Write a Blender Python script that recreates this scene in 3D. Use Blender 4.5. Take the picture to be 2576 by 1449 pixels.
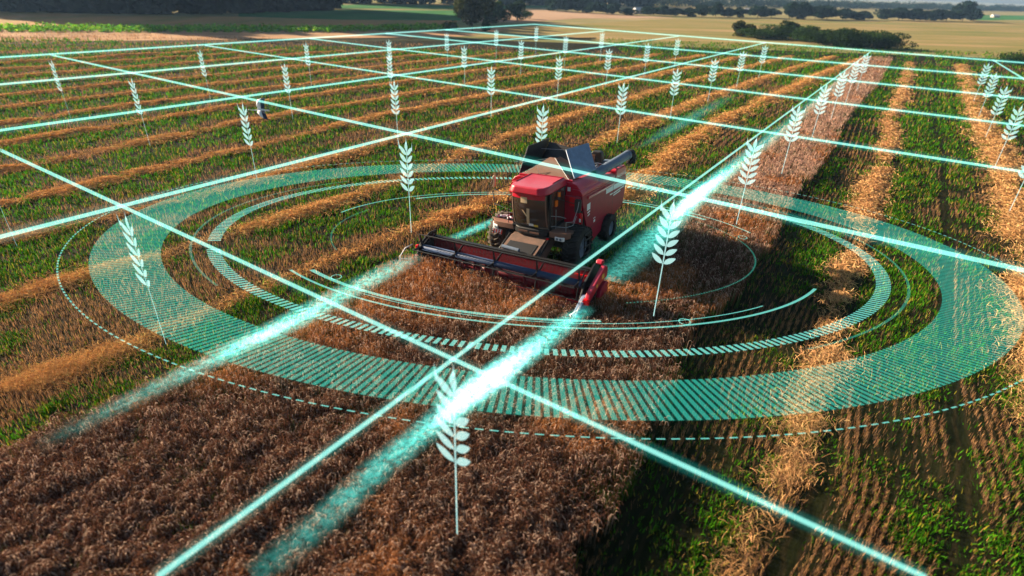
import bpy, bmesh, math, random
import numpy as np
from mathutils import Vector, Matrix
R = math.radians
rng = np.random.default_rng(7)
random.seed(7)
for o in list(bpy.data.objects): bpy.data.objects.remove(o)
sc = bpy.context.scene
COL = sc.collection

# ------------------------------------------------------------------ camera
CAMH = 10.9
F = 1405.0; HOR = -38.0; SLOPE = 0.036          # focal length, horizon row and tilt for a 2576 x 1449 frame
ROLL = math.atan(SLOPE)
PITCH = math.atan((724.5 - HOR) * math.cos(ROLL) / F)
fw = Vector((0, math.cos(PITCH), -math.sin(PITCH)))
rt0 = Vector((1, 0, 0)); up0 = Vector((0, math.sin(PITCH), math.cos(PITCH)))
rt = rt0 * math.cos(ROLL) + up0 * math.sin(ROLL)
up = -rt0 * math.sin(ROLL) + up0 * math.cos(ROLL)
cam_d = bpy.data.cameras.new('camera'); cam = bpy.data.objects.new('camera', cam_d); COL.objects.link(cam)
cam.matrix_world = Matrix(((rt.x, up.x, -fw.x, 0), (rt.y, up.y, -fw.y, 0), (rt.z, up.z, -fw.z, CAMH), (0, 0, 0, 1)))
cam_d.sensor_width = 36; cam_d.lens = 36 * F / 2576
cam_d.clip_start = 0.1; cam_d.clip_end = 12000
cam_d.dof.use_dof = True; cam_d.dof.focus_distance = 24; cam_d.dof.aperture_fstop = 0.26
sc.camera = cam

def ground(x, y, z=0.0):
    """point at height z that the photograph shows at (x, y) of its 2576 x 1449 frame"""
    d = fw * F + rt * (x - 1288) - up * (y - 724.5)
    t = (z - CAMH) / d.z
    return Vector((0, 0, CAMH)) + d * t

# ------------------------------------------------------------------ light
SUN_EL, SUN_AZ = 19.0, -62.0        # azimuth from the view direction, negative = left
w = bpy.data.worlds.new('World'); sc.world = w; w.use_nodes = True
nt = w.node_tree; bg = nt.nodes['Background']
sky = nt.nodes.new('ShaderNodeTexSky'); sky.sky_type = 'NISHITA'; sky.sun_disc = False
sky.sun_elevation = R(SUN_EL); sky.sun_rotation = R(SUN_AZ); sky.air_density = 1.2; sky.dust_density = 1.0
nt.links.new(sky.outputs[0], bg.inputs[0]); bg.inputs[1].default_value = 0.034
sd = bpy.data.lights.new('sun', 'SUN'); sd.energy = 5.0; sd.angle = R(0.6); sd.color = (1.0, 0.80, 0.56)
sun = bpy.data.objects.new('sun', sd); COL.objects.link(sun)
sv = Vector((math.sin(R(SUN_AZ)) * math.cos(R(SUN_EL)), math.cos(R(SUN_AZ)) * math.cos(R(SUN_EL)), math.sin(R(SUN_EL))))
sun.rotation_euler = sv.to_track_quat('Z', 'Y').to_euler()
sun.location = (-40, 30, 60)
sc.view_settings.view_transform = 'Standard'; sc.view_settings.look = 'None'
sc.view_settings.exposure = 1.7; sc.view_settings.gamma = 1.0
sc.render.engine = 'CYCLES'
cy = sc.cycles; cy.max_bounces = 5; cy.diffuse_bounces = 2; cy.glossy_bounces = 2; cy.transmission_bounces = 3
cy.transparent_max_bounces = 24; cy.use_denoising = True; cy.caustics_reflective = False; cy.caustics_refractive = False
cy.volume_bounces = 0

# ------------------------------------------------------------------ helpers
def tag(o, label=None, cat=None, group=None, kind=None):
    if label: o['label'] = label
    if cat: o['category'] = cat
    if group: o['group'] = group
    if kind: o['kind'] = kind
    return o
def empty(name, loc=(0, 0, 0), rz=0):
    o = bpy.data.objects.new(name, None); COL.objects.link(o); o.location = loc; o.rotation_euler = (0, 0, rz); return o
def link(name, me, mat=None, parent=None):
    o = bpy.data.objects.new(name, me); COL.objects.link(o)
    if mat: me.materials.append(mat)
    if parent is not None: o.parent = parent
    return o
def np_mesh(name, verts, quads=None, tris=None, col=None, glow=None, uv=None, smooth=False):
    me = bpy.data.meshes.new(name)
    verts = np.ascontiguousarray(verts, dtype=np.float32)
    q = np.zeros((0, 4), np.int32) if quads is None else np.asarray(quads, np.int32)
    t = np.zeros((0, 3), np.int32) if tris is None else np.asarray(tris, np.int32)
    me.vertices.add(len(verts)); me.vertices.foreach_set('co', verts.ravel())
    nl = q.size + t.size
    me.loops.add(nl); me.loops.foreach_set('vertex_index', np.concatenate([q.ravel(), t.ravel()]))
    tot = np.concatenate([np.full(len(q), 4, np.int32), np.full(len(t), 3, np.int32)])
    me.polygons.add(len(tot))
    me.polygons.foreach_set('loop_start', np.concatenate([[0], np.cumsum(tot)[:-1]]).astype(np.int32))
    if smooth: me.polygons.foreach_set('use_smooth', np.ones(len(tot), bool))
    if col is not None:
        a = me.color_attributes.new('Col', 'FLOAT_COLOR', 'POINT')
        c = np.ones((len(verts), 4), np.float32); c[:, :3] = col
        a.data.foreach_set('color', c.ravel())
    if glow is not None:
        a = me.attributes.new('glow', 'FLOAT', 'POINT'); a.data.foreach_set('value', np.asarray(glow, np.float32))
    me.update(calc_edges=True); me.validate()
    return me

def hash2(ix, iy, s):
    h = np.sin(ix * 127.1 + iy * 311.7 + s * 74.7) * 43758.5453
    return h - np.floor(h)
def vnoise(x, y, s=0):
    ix = np.floor(x); iy = np.floor(y); fx = x - ix; fy = y - iy
    fx = fx * fx * (3 - 2 * fx); fy = fy * fy * (3 - 2 * fy)
    a = hash2(ix, iy, s); b = hash2(ix + 1, iy, s); c = hash2(ix, iy + 1, s); d = hash2(ix + 1, iy + 1, s)
    return (a * (1 - fx) + b * fx) * (1 - fy) + (c * (1 - fx) + d * fx) * fy
def fbm(x, y, s=0, o=3):
    v = 0; a = .5; t = 0
    for k in range(o):
        v = v + a * vnoise(x * 2 ** k, y * 2 ** k, s + k); t += a; a *= .5
    return v / t
def inpoly(x, y, poly):
    r = np.zeros(x.shape, bool); n = len(poly)
    for i in range(n):
        x1, y1 = poly[i][:2]; x2, y2 = poly[(i + 1) % n][:2]
        if y1 == y2: continue
        c = ((y1 > y) != (y2 > y)) & (x < (x2 - x1) * (y - y1) / (y2 - y1) + x1)
        r ^= c
    return r

# ------------------------------------------------------------------ materials
def mat(name, col=(.5, .5, .5), rough=.6, metal=0, noise=.0, nscale=8, bump=0, spec=.4, col2=None, coat=0, dust=None):
    m = bpy.data.materials.new(name); m.use_nodes = True; t = m.node_tree; b = t.nodes['Principled BSDF']
    b.inputs['Base Color'].default_value = (*col, 1); b.inputs['Roughness'].default_value = rough
    b.inputs['Metallic'].default_value = metal; b.inputs['Specular IOR Level'].default_value = spec
    if coat: b.inputs['Coat Weight'].default_value = coat
    if noise or col2:
        tc = t.nodes.new('ShaderNodeTexCoord'); n = t.nodes.new('ShaderNodeTexNoise'); n.inputs['Scale'].default_value = nscale
        n.inputs['Detail'].default_value = 6; n.inputs['Roughness'].default_value = .65
        t.links.new(tc.outputs['Object'], n.inputs['Vector'])
        rp = t.nodes.new('ShaderNodeValToRGB'); rp.color_ramp.elements[0].position = .35; rp.color_ramp.elements[1].position = .7
        c2 = col2 or tuple(max(0, c * (1 - noise)) for c in col)
        rp.color_ramp.elements[0].color = (*col, 1); rp.color_ramp.elements[1].color = (*c2, 1)
        t.links.new(n.outputs['Fac'], rp.inputs['Fac']); last = rp.outputs[0]
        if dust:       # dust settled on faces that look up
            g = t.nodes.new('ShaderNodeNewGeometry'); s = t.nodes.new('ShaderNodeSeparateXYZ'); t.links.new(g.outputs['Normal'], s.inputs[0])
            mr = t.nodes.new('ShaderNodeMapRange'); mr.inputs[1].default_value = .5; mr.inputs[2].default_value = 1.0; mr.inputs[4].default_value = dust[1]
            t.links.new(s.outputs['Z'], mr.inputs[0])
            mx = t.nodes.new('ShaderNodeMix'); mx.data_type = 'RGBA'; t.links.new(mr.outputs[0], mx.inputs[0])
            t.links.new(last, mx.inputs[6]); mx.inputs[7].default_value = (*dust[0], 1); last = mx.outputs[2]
        t.links.new(last, b.inputs['Base Color'])
        if bump:
            bp = t.nodes.new('ShaderNodeBump'); bp.inputs['Strength'].default_value = bump; bp.inputs['Distance'].default_value = .05
            t.links.new(n.outputs['Fac'], bp.inputs['Height']); t.links.new(bp.outputs[0], b.inputs['Normal'])
    return m
def plant_mat(name, trans=.35, gain=1.0):
    m = bpy.data.materials.new(name); m.use_nodes = True; t = m.node_tree
    for n in list(t.nodes): t.nodes.remove(n)
    out = t.nodes.new('ShaderNodeOutputMaterial'); a = t.nodes.new('ShaderNodeAttribute'); a.attribute_name = 'Col'
    d = t.nodes.new('ShaderNodeBsdfDiffuse'); tr = t.nodes.new('ShaderNodeBsdfTranslucent'); mx = t.nodes.new('ShaderNodeMixShader')
    mx.inputs[0].default_value = trans
    t.links.new(a.outputs['Color'], d.inputs[0]); t.links.new(a.outputs['Color'], tr.inputs[0])
    t.links.new(d.outputs[0], mx.inputs[1]); t.links.new(tr.outputs[0], mx.inputs[2]); t.links.new(mx.outputs[0], out.inputs[0])
    return m
def glow_mat(name, col, strength=1.0, attr=False, rim=False, cover=0.0):
    """light that adds to what lies behind it; with rim the tube is dense in its middle and fades at its edge"""
    m = bpy.data.materials.new(name); m.use_nodes = True; t = m.node_tree
    for n in list(t.nodes): t.nodes.remove(n)
    out = t.nodes.new('ShaderNodeOutputMaterial'); e = t.nodes.new('ShaderNodeEmission'); tr = t.nodes.new('ShaderNodeBsdfTransparent')
    e.inputs[0].default_value = (*col, 1); e.inputs[1].default_value = strength
    tr.inputs[0].default_value = (1 - cover, 1 - cover, 1 - cover, 1)
    ad = t.nodes.new('ShaderNodeAddShader'); t.links.new(e.outputs[0], ad.inputs[0]); t.links.new(tr.outputs[0], ad.inputs[1]); t.links.new(ad.outputs[0], out.inputs[0])
    if attr or rim:
        ml = t.nodes.new('ShaderNodeMath'); ml.operation = 'MULTIPLY'; ml.inputs[1].default_value = strength
        if attr:
            a = t.nodes.new('ShaderNodeAttribute'); a.attribute_name = 'glow'; src = a.outputs['Fac']
        else:
            lw = t.nodes.new('ShaderNodeLayerWeight'); lw.inputs[0].default_value = .5
            sb = t.nodes.new('ShaderNodeMath'); sb.operation = 'SUBTRACT'; sb.inputs[0].default_value = 1.0
            pw = t.nodes.new('ShaderNodeMath'); pw.operation = 'POWER'; pw.inputs[1].default_value = 2.2
            t.links.new(lw.outputs['Facing'], sb.inputs[1]); t.links.new(sb.outputs[0], pw.inputs[0]); src = pw.outputs[0]
        t.links.new(src, ml.inputs[0]); last = ml.outputs[0]
        if attr:
            tc = t.nodes.new('ShaderNodeTexCoord'); nz = t.nodes.new('ShaderNodeTexNoise'); nz.inputs['Scale'].default_value = 5.5; nz.inputs['Detail'].default_value = 5; nz.inputs['Roughness'].default_value = .75
            t.links.new(tc.outputs['Object'], nz.inputs['Vector']); mr = t.nodes.new('ShaderNodeMapRange'); mr.inputs[1].default_value = .36; mr.inputs[2].default_value = .66; mr.inputs[3].default_value = .25; mr.inputs[4].default_value = 1.8
            t.links.new(nz.outputs['Fac'], mr.inputs[0]); m3 = t.nodes.new('ShaderNodeMath'); m3.operation = 'MULTIPLY'; t.links.new(last, m3.inputs[0]); t.links.new(mr.outputs[0], m3.inputs[1]); last = m3.outputs[0]
        t.links.new(last, e.inputs[1])
    return m

def field_mat(name, cols, scale=(1, 1), stripe=None, bump=.3, big=.03):
    """ground cover colours mixed by world-space noise; stripe = (angle, spacing, strength, colour)"""
    m = bpy.data.materials.new(name); m.use_nodes = True; t = m.node_tree; b = t.nodes['Principled BSDF']
    b.inputs['Roughness'].default_value = .95; b.inputs['Specular IOR Level'].default_value = .05
    tc = t.nodes.new('ShaderNodeTexCoord'); mp = t.nodes.new('ShaderNodeMapping')
    if stripe: mp.inputs['Rotation'].default_value = (0, 0, -stripe[0])
    t.links.new(tc.outputs['Object'], mp.inputs[0])
    m2 = t.nodes.new('ShaderNodeMapping'); m2.inputs['Scale'].default_value = (scale[0], scale[1], 1); t.links.new(mp.outputs[0], m2.inputs[0])
    n = t.nodes.new('ShaderNodeTexNoise'); n.inputs['Scale'].default_value = 1; n.inputs['Detail'].default_value = 9; n.inputs['Roughness'].default_value = .72
    t.links.new(m2.outputs[0], n.inputs['Vector'])
    rp = t.nodes.new('ShaderNodeValToRGB'); cr = rp.color_ramp
    while len(cr.elements) < len(cols): cr.elements.new(.5)
    for i, c in enumerate(cols):
        cr.elements[i].position = .3 + .42 * i / (len(cols) - 1); cr.elements[i].color = (*c, 1)
    t.links.new(n.outputs['Fac'], rp.inputs[0]); last = rp.outputs[0]
    if stripe:
        sx = t.nodes.new('ShaderNodeSeparateXYZ'); t.links.new(mp.outputs[0], sx.inputs[0])
        n2 = t.nodes.new('ShaderNodeTexNoise'); n2.inputs['Scale'].default_value = .25; n2.inputs['Detail'].default_value = 4; t.links.new(tc.outputs['Object'], n2.inputs['Vector'])
        ma = t.nodes.new('ShaderNodeMath'); ma.operation = 'MULTIPLY_ADD'; ma.inputs[1].default_value = 1.6
        t.links.new(n2.outputs['Fac'], ma.inputs[0]); t.links.new(sx.outputs['X'], ma.inputs[2])
        mu = t.nodes.new('ShaderNodeMath'); mu.operation = 'MULTIPLY'; mu.inputs[1].default_value = 2 * math.pi / stripe[1]; t.links.new(ma.outputs[0], mu.inputs[0])
        si = t.nodes.new('ShaderNodeMath'); si.operation = 'SINE'; t.links.new(mu.outputs[0], si.inputs[0])
        mr = t.nodes.new('ShaderNodeMapRange'); mr.inputs[1].default_value = .1; mr.inputs[2].default_value = .9; mr.inputs[4].default_value = stripe[2]
        t.links.new(si.outputs[0], mr.inputs[0])
        mx = t.nodes.new('ShaderNodeMix'); mx.data_type = 'RGBA'; t.links.new(mr.outputs[0], mx.inputs[0]); t.links.new(last, mx.inputs[6]); mx.inputs[7].default_value = (*stripe[3], 1); last = mx.outputs[2]
    t.links.new(last, b.inputs['Base Color'])
    bp = t.nodes.new('ShaderNodeBump'); bp.inputs['Strength'].default_value = bump; bp.inputs['Distance'].default_value = .3
    t.links.new(n.outputs['Fac'], bp.inputs['Height']); t.links.new(bp.outputs[0], b.inputs['Normal'])
    return m

PLANT = plant_mat('plant', .35)
STRAW = plant_mat('straw', .25)

# ------------------------------------------------------------------ curves that lay out the field
def xof(pts):
    p = sorted(pts, key=lambda q: q[1]); ys = np.array([q[1] for q in p]); xs = np.array([q[0] for q in p])
    def f(y):
        y = np.asarray(y, float); r = np.interp(y, ys, xs)
        s0 = (xs[1] - xs[0]) / (ys[1] - ys[0]); s1 = (xs[-1] - xs[-2]) / (ys[-1] - ys[-2])
        r = np.where(y < ys[0], xs[0] + (y - ys[0]) * s0, r); return np.where(y > ys[-1], xs[-1] + (y - ys[-1]) * s1, r)
    return f
ROW = xof([(-18.4, 7), (-14.6, 12.6), (-10.6, 18.5), (-6.6, 23.6), (-2.6, 28.6), (1.6, 35.5), (7.2, 46), (11.2, 52.5), (17.2, 61), (26.4, 74), (35.5, 87), (47, 102), (69, 131)])
EDGE_L = xof([(-15.5, 5), (-12.5, 9.8), (-11, 11.6), (-9.2, 14), (-7.6, 16.4), (-4.6, 21.6)])
STRIP_L = xof([(3.4, 19.5), (4.9, 22), (9.3, 30), (17.9, 41.8), (32.5, 64.7), (67.4, 120.7)])
STRIP_R = xof([(.7, 5.5), (1.6, 7.6), (2.75, 9.3), (3.9, 11.2), (4.9, 13.2), (5.7, 14.8), (6.7, 16.8), (8.9, 19.6), (10.9, 22.6), (12.6, 25.3), (17, 32.8), (23.6, 42.5), (33.3, 58.5), (52.2, 86.4), (76, 124)])
Q1 = xof([(3.0, 5.5), (5, 7.6), (7, 9.8), (8.7, 12.8), (10.5, 15.9), (12.2, 18.6), (15.2, 22.9), (17.9, 26.8), (21.9, 33.3), (28.6, 43.2), (38.2, 59.3), (51.5, 79.2), (80, 124)])
Q2 = xof([(19, 17), (26, 26.5), (30.6, 32.8), (36.4, 41), (44.9, 55.1), (59.5, 77.8), (87, 119.6)])
def in_crop(x, y):
    """standing wheat: the block the combine drives into and the strip that runs on behind it"""
    wob = (fbm(x * 1.3, y * 1.3, 77) - .5)
    front = (x > EDGE_L(y) + wob * .9) & (x < STRIP_R(y) + wob * 1.3) & (y > 3) & (y < 122) 
    hy = 19.45 - (x + .2) * .577                     # cutter bar line
    cut_band = (y > hy) & (x < STRIP_L(y)) 
    return front & ~cut_band

# ------------------------------------------------------------------ ground and far fields
def sheet(name, pts, z, m, n=None):
    v = [(*ground(*p)[:2], z) if len(p) == 2 else (p[0], p[1], z) for p in pts]
    me = bpy.data.meshes.new(name); me.from_pydata(v, [], [tuple(range(len(v)))]); me.update()
    o = link(name, me, m); tag(o, kind='structure'); return o
m_ground = field_mat('ground_soil', [(.005, .005, .003), (.009, .012, .004), (.016, .018, .006), (.034, .024, .012)], (1.4, .35), (R(-36), .33, .25, (.06, .038, .02)), .6)
g = bpy.data.meshes.new('ground'); g.from_pydata([(-9000, -600, 0), (9000, -600, 0), (9000, 9000, 0), (-9000, 9000, 0)], [], [(0, 1, 2, 3)])
tag(link('ground', g, m_ground), kind='structure')
m_far = field_mat('far_field', [(.08, .13, .04), (.25, .22, .10), (.46, .32, .20)], (.006, .03), None, .1)
sheet('far_plain', [(-9000, 135, 0), (9000, 135, 0), (9000, 9000, 0), (-9000, 9000, 0)], .01, m_far)
m_pale = field_mat('pale_stubble', [(.20, .13, .065), (.46, .27, .15), (.58, .36, .21)], (.25, .06), (R(-55), 3.2, .15, (.12, .10, .04)), .5)
sheet('pale_field', [(-60, 106), (600, 100), (1150, 92), (1400, 82), (1400, 70), (1150, 70), (830, 74), (400, 76), (-60, 72)], .02, m_pale)
m_bank = field_mat('bank_grass', [(.012, .016, .008), (.03, .034, .014), (.06, .055, .025)], (.4, .1), None, .6)
sheet('grass_bank', [(-60, 117), (600, 108), (1150, 103), (1500, 98), (1500, 95), (1150, 97), (600, 100), (-60, 106)], .03, m_bank)
m_mead = field_mat('meadow', [(.12, .16, .03), (.30, .22, .08), (.46, .24, .10), (.20, .24, .05)], (.05, .012), None, .2)
sheet('meadow', [(-60, 68), (830, 72), (1150, 72), (1150, 52), (860, 48), (600, 42), (300, 40), (-60, 24)], .03, m_mead)
m_green = field_mat('green_field', [(.03, .10, .03), (.04, .16, .05), (.10, .19, .04)], (.03, .02), None, .2)
sheet('green_field', [(600, 30), (860, 25), (1160, 27), (1160, 52), (860, 50), (600, 42)], .04, m_green)
sheet('far_green_field', [(830, 12), (1165, 14), (1400, 14), (1400, 19), (1165, 23), (840, 21)], .05, m_green)
m_tan = field_mat('tan_field', [(.10, .16, .035), (.26, .21, .08), (.50, .31, .18)], (.10, .012), (R(-80), 5.5, .30, (.15, .14, .05)), .25)
sheet('tan_field', [(1165, 92), (1400, 100), (1750, 112), (2200, 130), (2640, 146), (2640, 52), (2200, 52), (1700, 47), (1340, 66), (1290, 72)], .03, m_tan)
m_pink = field_mat('ripe_field', [(.30, .19, .12), (.42, .28, .19), (.48, .33, .22)], (.02, .01), None, .1)
sheet('ripe_field', [(1165, 32), (1340, 24), (1600, 40), (1700, 45), (1450, 47), (1340, 55), (1165, 55)], .05, m_pink)
sheet('right_green_field', [(2455, 38), (2660, 40), (2660, 50), (2455, 51)], .06, m_green)

# ------------------------------------------------------------------ small plants as one mesh per kind
def scatter(n, x0, x1, y0, y1, falloff=1.0):
    """random ground points inside the view, denser near the camera"""
    u = rng.random(n); y = y0 * (y1 / y0) ** (u ** (1 / falloff))
    half = y * 1.06 + 4
    x = (rng.random(n) * 2 - 1) * half
    return x, y
def blades(P, H, W, L, C, seg=1):
    """P (n,3) base, H height, W width, L (n,2) lean, C (n,3) colour: a bent blade of one quad and a tip"""
    n = len(P); a = rng.random(n) * math.pi; dx = np.cos(a) * W * .5; dy = np.sin(a) * W * .5
    v = np.zeros((n, 5, 3), np.float32)
    v[:, 0] = P; v[:, 0, 0] -= dx; v[:, 0, 1] -= dy
    v[:, 1] = P; v[:, 1, 0] += dx; v[:, 1, 1] += dy
    mid = P.copy(); mid[:, :2] += L * .4; mid[:, 2] += H * .6
    v[:, 2] = mid; v[:, 2, 0] += dx * .8; v[:, 2, 1] += dy * .8
    v[:, 3] = mid; v[:, 3, 0] -= dx * .8; v[:, 3, 1] -= dy * .8
    v[:, 4] = P; v[:, 4, :2] += L; v[:, 4, 2] += H
    b = np.arange(n)[:, None] * 5
    q = b + np.array([[0, 1, 2, 3]]); t = b + np.array([[3, 2, 4]])
    return v.reshape(-1, 3), q, t, np.repeat(C, 5, 0)
def jit(C, n, s=.25):
    c = np.asarray(C)[None] * (1 + (rng.random((n, 1)) - .5) * 2 * s) * (1 + (rng.random((n, 3)) - .5) * .3 * s)
    return np.clip(c, 0, 1)

def green_mask(x, y):
    # lush and dry stripes that follow the rows
    u = x - np.where(x < STRIP_L(y), ROW(y), Q1(y))
    band = .07 * np.cos((u / 7.7 - .42) * 2 * np.pi) * (x < STRIP_L(y))
    return fbm(u * .42, y * .11, 3) * .55 + fbm(x * .55, y * .55, 9) * .45 + band

# grass (green clumps)
n = 760000
x, y = scatter(n, 0, 0, 6.0, 150, .8)
gm = green_mask(x, y)
ph = ((x - ROW(y)) / 8.0) % 1.0
tramp = (x > Q1(y)) & (np.abs(((x - Q1(y)) % 3.7) - .8 + .2 * fbm(x * 0, y * .4, 5)) < .24) & (rng.random(n) < .7)
k = (~in_crop(x, y)) & (rng.random(n) < np.clip((gm - .39) * 8, .06, 1) * np.where(x > STRIP_R(y), np.clip(.02 + y / 26, .15, 1), np.clip(.35 + y / 17, .3, 1)) * np.where((x > STRIP_R(y)) & (x < STRIP_R(y) + 2.6 - y * .05), .35, 1) * np.clip((fbm(x * 1.4, y * 1.4, 71, 2) - .30) * 4, .25, 1)) & ~tramp  # grass thinned right of the wheat so dark soil stands in for shade
k &= ~((y > 112 + np.clip(-x, 0, 60) * -.1) & (x < 20))
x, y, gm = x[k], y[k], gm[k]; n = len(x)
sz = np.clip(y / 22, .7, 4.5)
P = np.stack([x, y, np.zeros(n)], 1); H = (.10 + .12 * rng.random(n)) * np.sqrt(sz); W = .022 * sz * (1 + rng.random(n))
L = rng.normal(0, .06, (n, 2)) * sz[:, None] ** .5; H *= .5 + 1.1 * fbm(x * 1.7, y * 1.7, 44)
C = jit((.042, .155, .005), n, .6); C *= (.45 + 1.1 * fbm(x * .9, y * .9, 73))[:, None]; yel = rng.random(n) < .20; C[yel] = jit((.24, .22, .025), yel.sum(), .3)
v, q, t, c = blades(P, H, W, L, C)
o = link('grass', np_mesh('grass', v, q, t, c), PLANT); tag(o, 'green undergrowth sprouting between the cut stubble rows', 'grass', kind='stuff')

# stubble (cut stems in drill rows)
n = 760000
x, y = scatter(n, 0, 0, 6.0, 120, .8)
k = ~in_crop(x, y); x, y = x[k], y[k]; n = len(x)
right = x > STRIP_L(y)
base = np.where(right, Q1(y), ROW(y)); u = x - base
sp = np.where(right, .27, .30); sp = np.where(y > 45, sp * 2, sp)
ur = np.round(u / sp) * sp + rng.normal(0, .04, n) * np.where(right, 1.1, 1.7) + .12 * (fbm(x * .5, y * .5, 61) - .5)
x = base + ur
gm = green_mask(x, y)
keep = rng.random(n) < np.clip(1.05 - (gm - .30) * 3.6, .10, 1) * np.where(right, np.clip((fbm(x * .9, y * .45, 63) - .36) * 4, .08, .8), 1)
keep &= ~((x > Q1(y)) & (np.abs(((x - Q1(y)) % 3.7) - .8) < .30))
keep &= ~in_crop(x, y)
x, y = x[keep], y[keep]; n = len(x)
sz = np.clip(y / 20, .8, 4)
P = np.stack([x, y, np.zeros(n)], 1); H = (.13 + .12 * rng.random(n)) * sz ** .4 * (.6 + .8 * fbm(x * 1.3, y * 1.3, 41)); W = .011 * sz * (.8 + rng.random(n))
L = rng.normal(0, .03, (n, 2))
C = jit((.34, .185, .085), n, .5); dk = rng.random(n) < .3; C[dk] = jit((.16, .10, .07), dk.sum(), .3)
v, q, t, c = blades(P, H, W, L, C)
o = link('stubble', np_mesh('stubble', v, q, t, c), PLANT); tag(o, 'tan cut stubble standing in drill rows across the harvested field', 'stubble', kind='stuff')

# standing wheat
def wheat(n, y0, y1, fall):
    x, y = scatter(n, 0, 0, y0, y1, fall)
    k = in_crop(x, y) & (rng.random(n) < np.clip((STRIP_R(y) - x) / 1.8 + .12, 0, 1) ** np.where(y < 18, 1, .1)); x, y = x[k], y[k]; n = len(x)
    # stay clear of the cutter bar and the machine
    sz = np.clip(y / 16, .8, 3.6)
    az = rng.normal(-.6, 1.1, n); d = np.stack([np.cos(az), np.sin(az)], 1)
    H = (.60 + .20 * rng.random(n)) * (.74 + .26 * fbm(x * .9, y * .9, 21) + .42 * (fbm(x * 3.2, y * 3.2, 22, 2) - .35)); 
    Lh = .13 * sz ** .35 * (.8 + .5 * rng.random(n)); Ws = .007 * sz; Wh = .020 * sz
    a = rng.random(n) * math.pi; px = np.cos(a); py = np.sin(a)
    V = np.zeros((n, 8, 3), np.float32)
    def put(i, off, z, wd):
        V[:, i, 0] = x + off * d[:, 0] - px * wd * .5; V[:, i, 1] = y + off * d[:, 1] - py * wd * .5; V[:, i, 2] = z
        V[:, i + 1, 0] = x + off * d[:, 0] + px * wd * .5; V[:, i + 1, 1] = y + off * d[:, 1] + py * wd * .5; V[:, i + 1, 2] = z
    put(0, 0, 0 * H, Ws); put(2, .05 * sz ** .3, H, Ws * 1.6)
    put(4, .05 + Lh * .55, H + Lh * .22, Wh); put(6, .05 + Lh * 1.0, H - Lh * .45, Wh * .6)
    b = np.arange(n)[:, None] * 8
    q = np.concatenate([b + np.array([[0, 1, 3, 2]]), b + np.array([[2, 3, 5, 4]]), b + np.array([[4, 5, 7, 6]])])
    tone = fbm(x * .35, y * .35, 5)
    C = jit((.140, .066, .042), n, .6)
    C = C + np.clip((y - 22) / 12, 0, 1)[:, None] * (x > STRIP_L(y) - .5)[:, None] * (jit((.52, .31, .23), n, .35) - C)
    near = np.exp(-((x + 1.5) ** 2 + (y - 18.5) ** 2) / 30) * .16 + np.exp(-(x - EDGE_L(y)) ** 2 / 1.2) * .10; wm = np.clip((tone + near - .55) * 7, 0, 1)[:, None]; C = C * (1 - wm) + jit((.44, .18, .07), n, .35) * wm  # orange tint before the header stands in for backlit ears; left edge orange too
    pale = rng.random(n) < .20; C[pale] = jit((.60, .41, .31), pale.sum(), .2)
    Cc = np.repeat(C[:, None], 8, 1); Cc[:, :2] *= np.array([.62, .62, .5])  # stem feet darkened, painting in the shade low in the crop
    return V.reshape(-1, 3), q, None, Cc.reshape(-1, 3)
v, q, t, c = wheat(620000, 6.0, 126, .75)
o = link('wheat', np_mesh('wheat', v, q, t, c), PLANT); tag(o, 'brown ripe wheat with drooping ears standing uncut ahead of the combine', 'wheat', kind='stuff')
# green weeds low inside the wheat
n = 260000
x, y = scatter(n, 0, 0, 6.0, 60, .8); k = in_crop(x, y) & (fbm(x * .5, y * .5, 31) > .47); x, y = x[k], y[k]; n = len(x)
sz = np.clip(y / 20, .8, 3); P = np.stack([x, y, np.zeros(n)], 1)
v, q, t, c = blades(P, (.34 + .42 * rng.random(n)), .03 * sz, rng.normal(0, .1, (n, 2)), jit((.045, .095, .014), n, .5))
o = link('weeds', np_mesh('weeds', v, q, t, c), PLANT); tag(o, 'dark green weeds growing low between the uncut wheat stems', 'weeds', kind='stuff')

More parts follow.
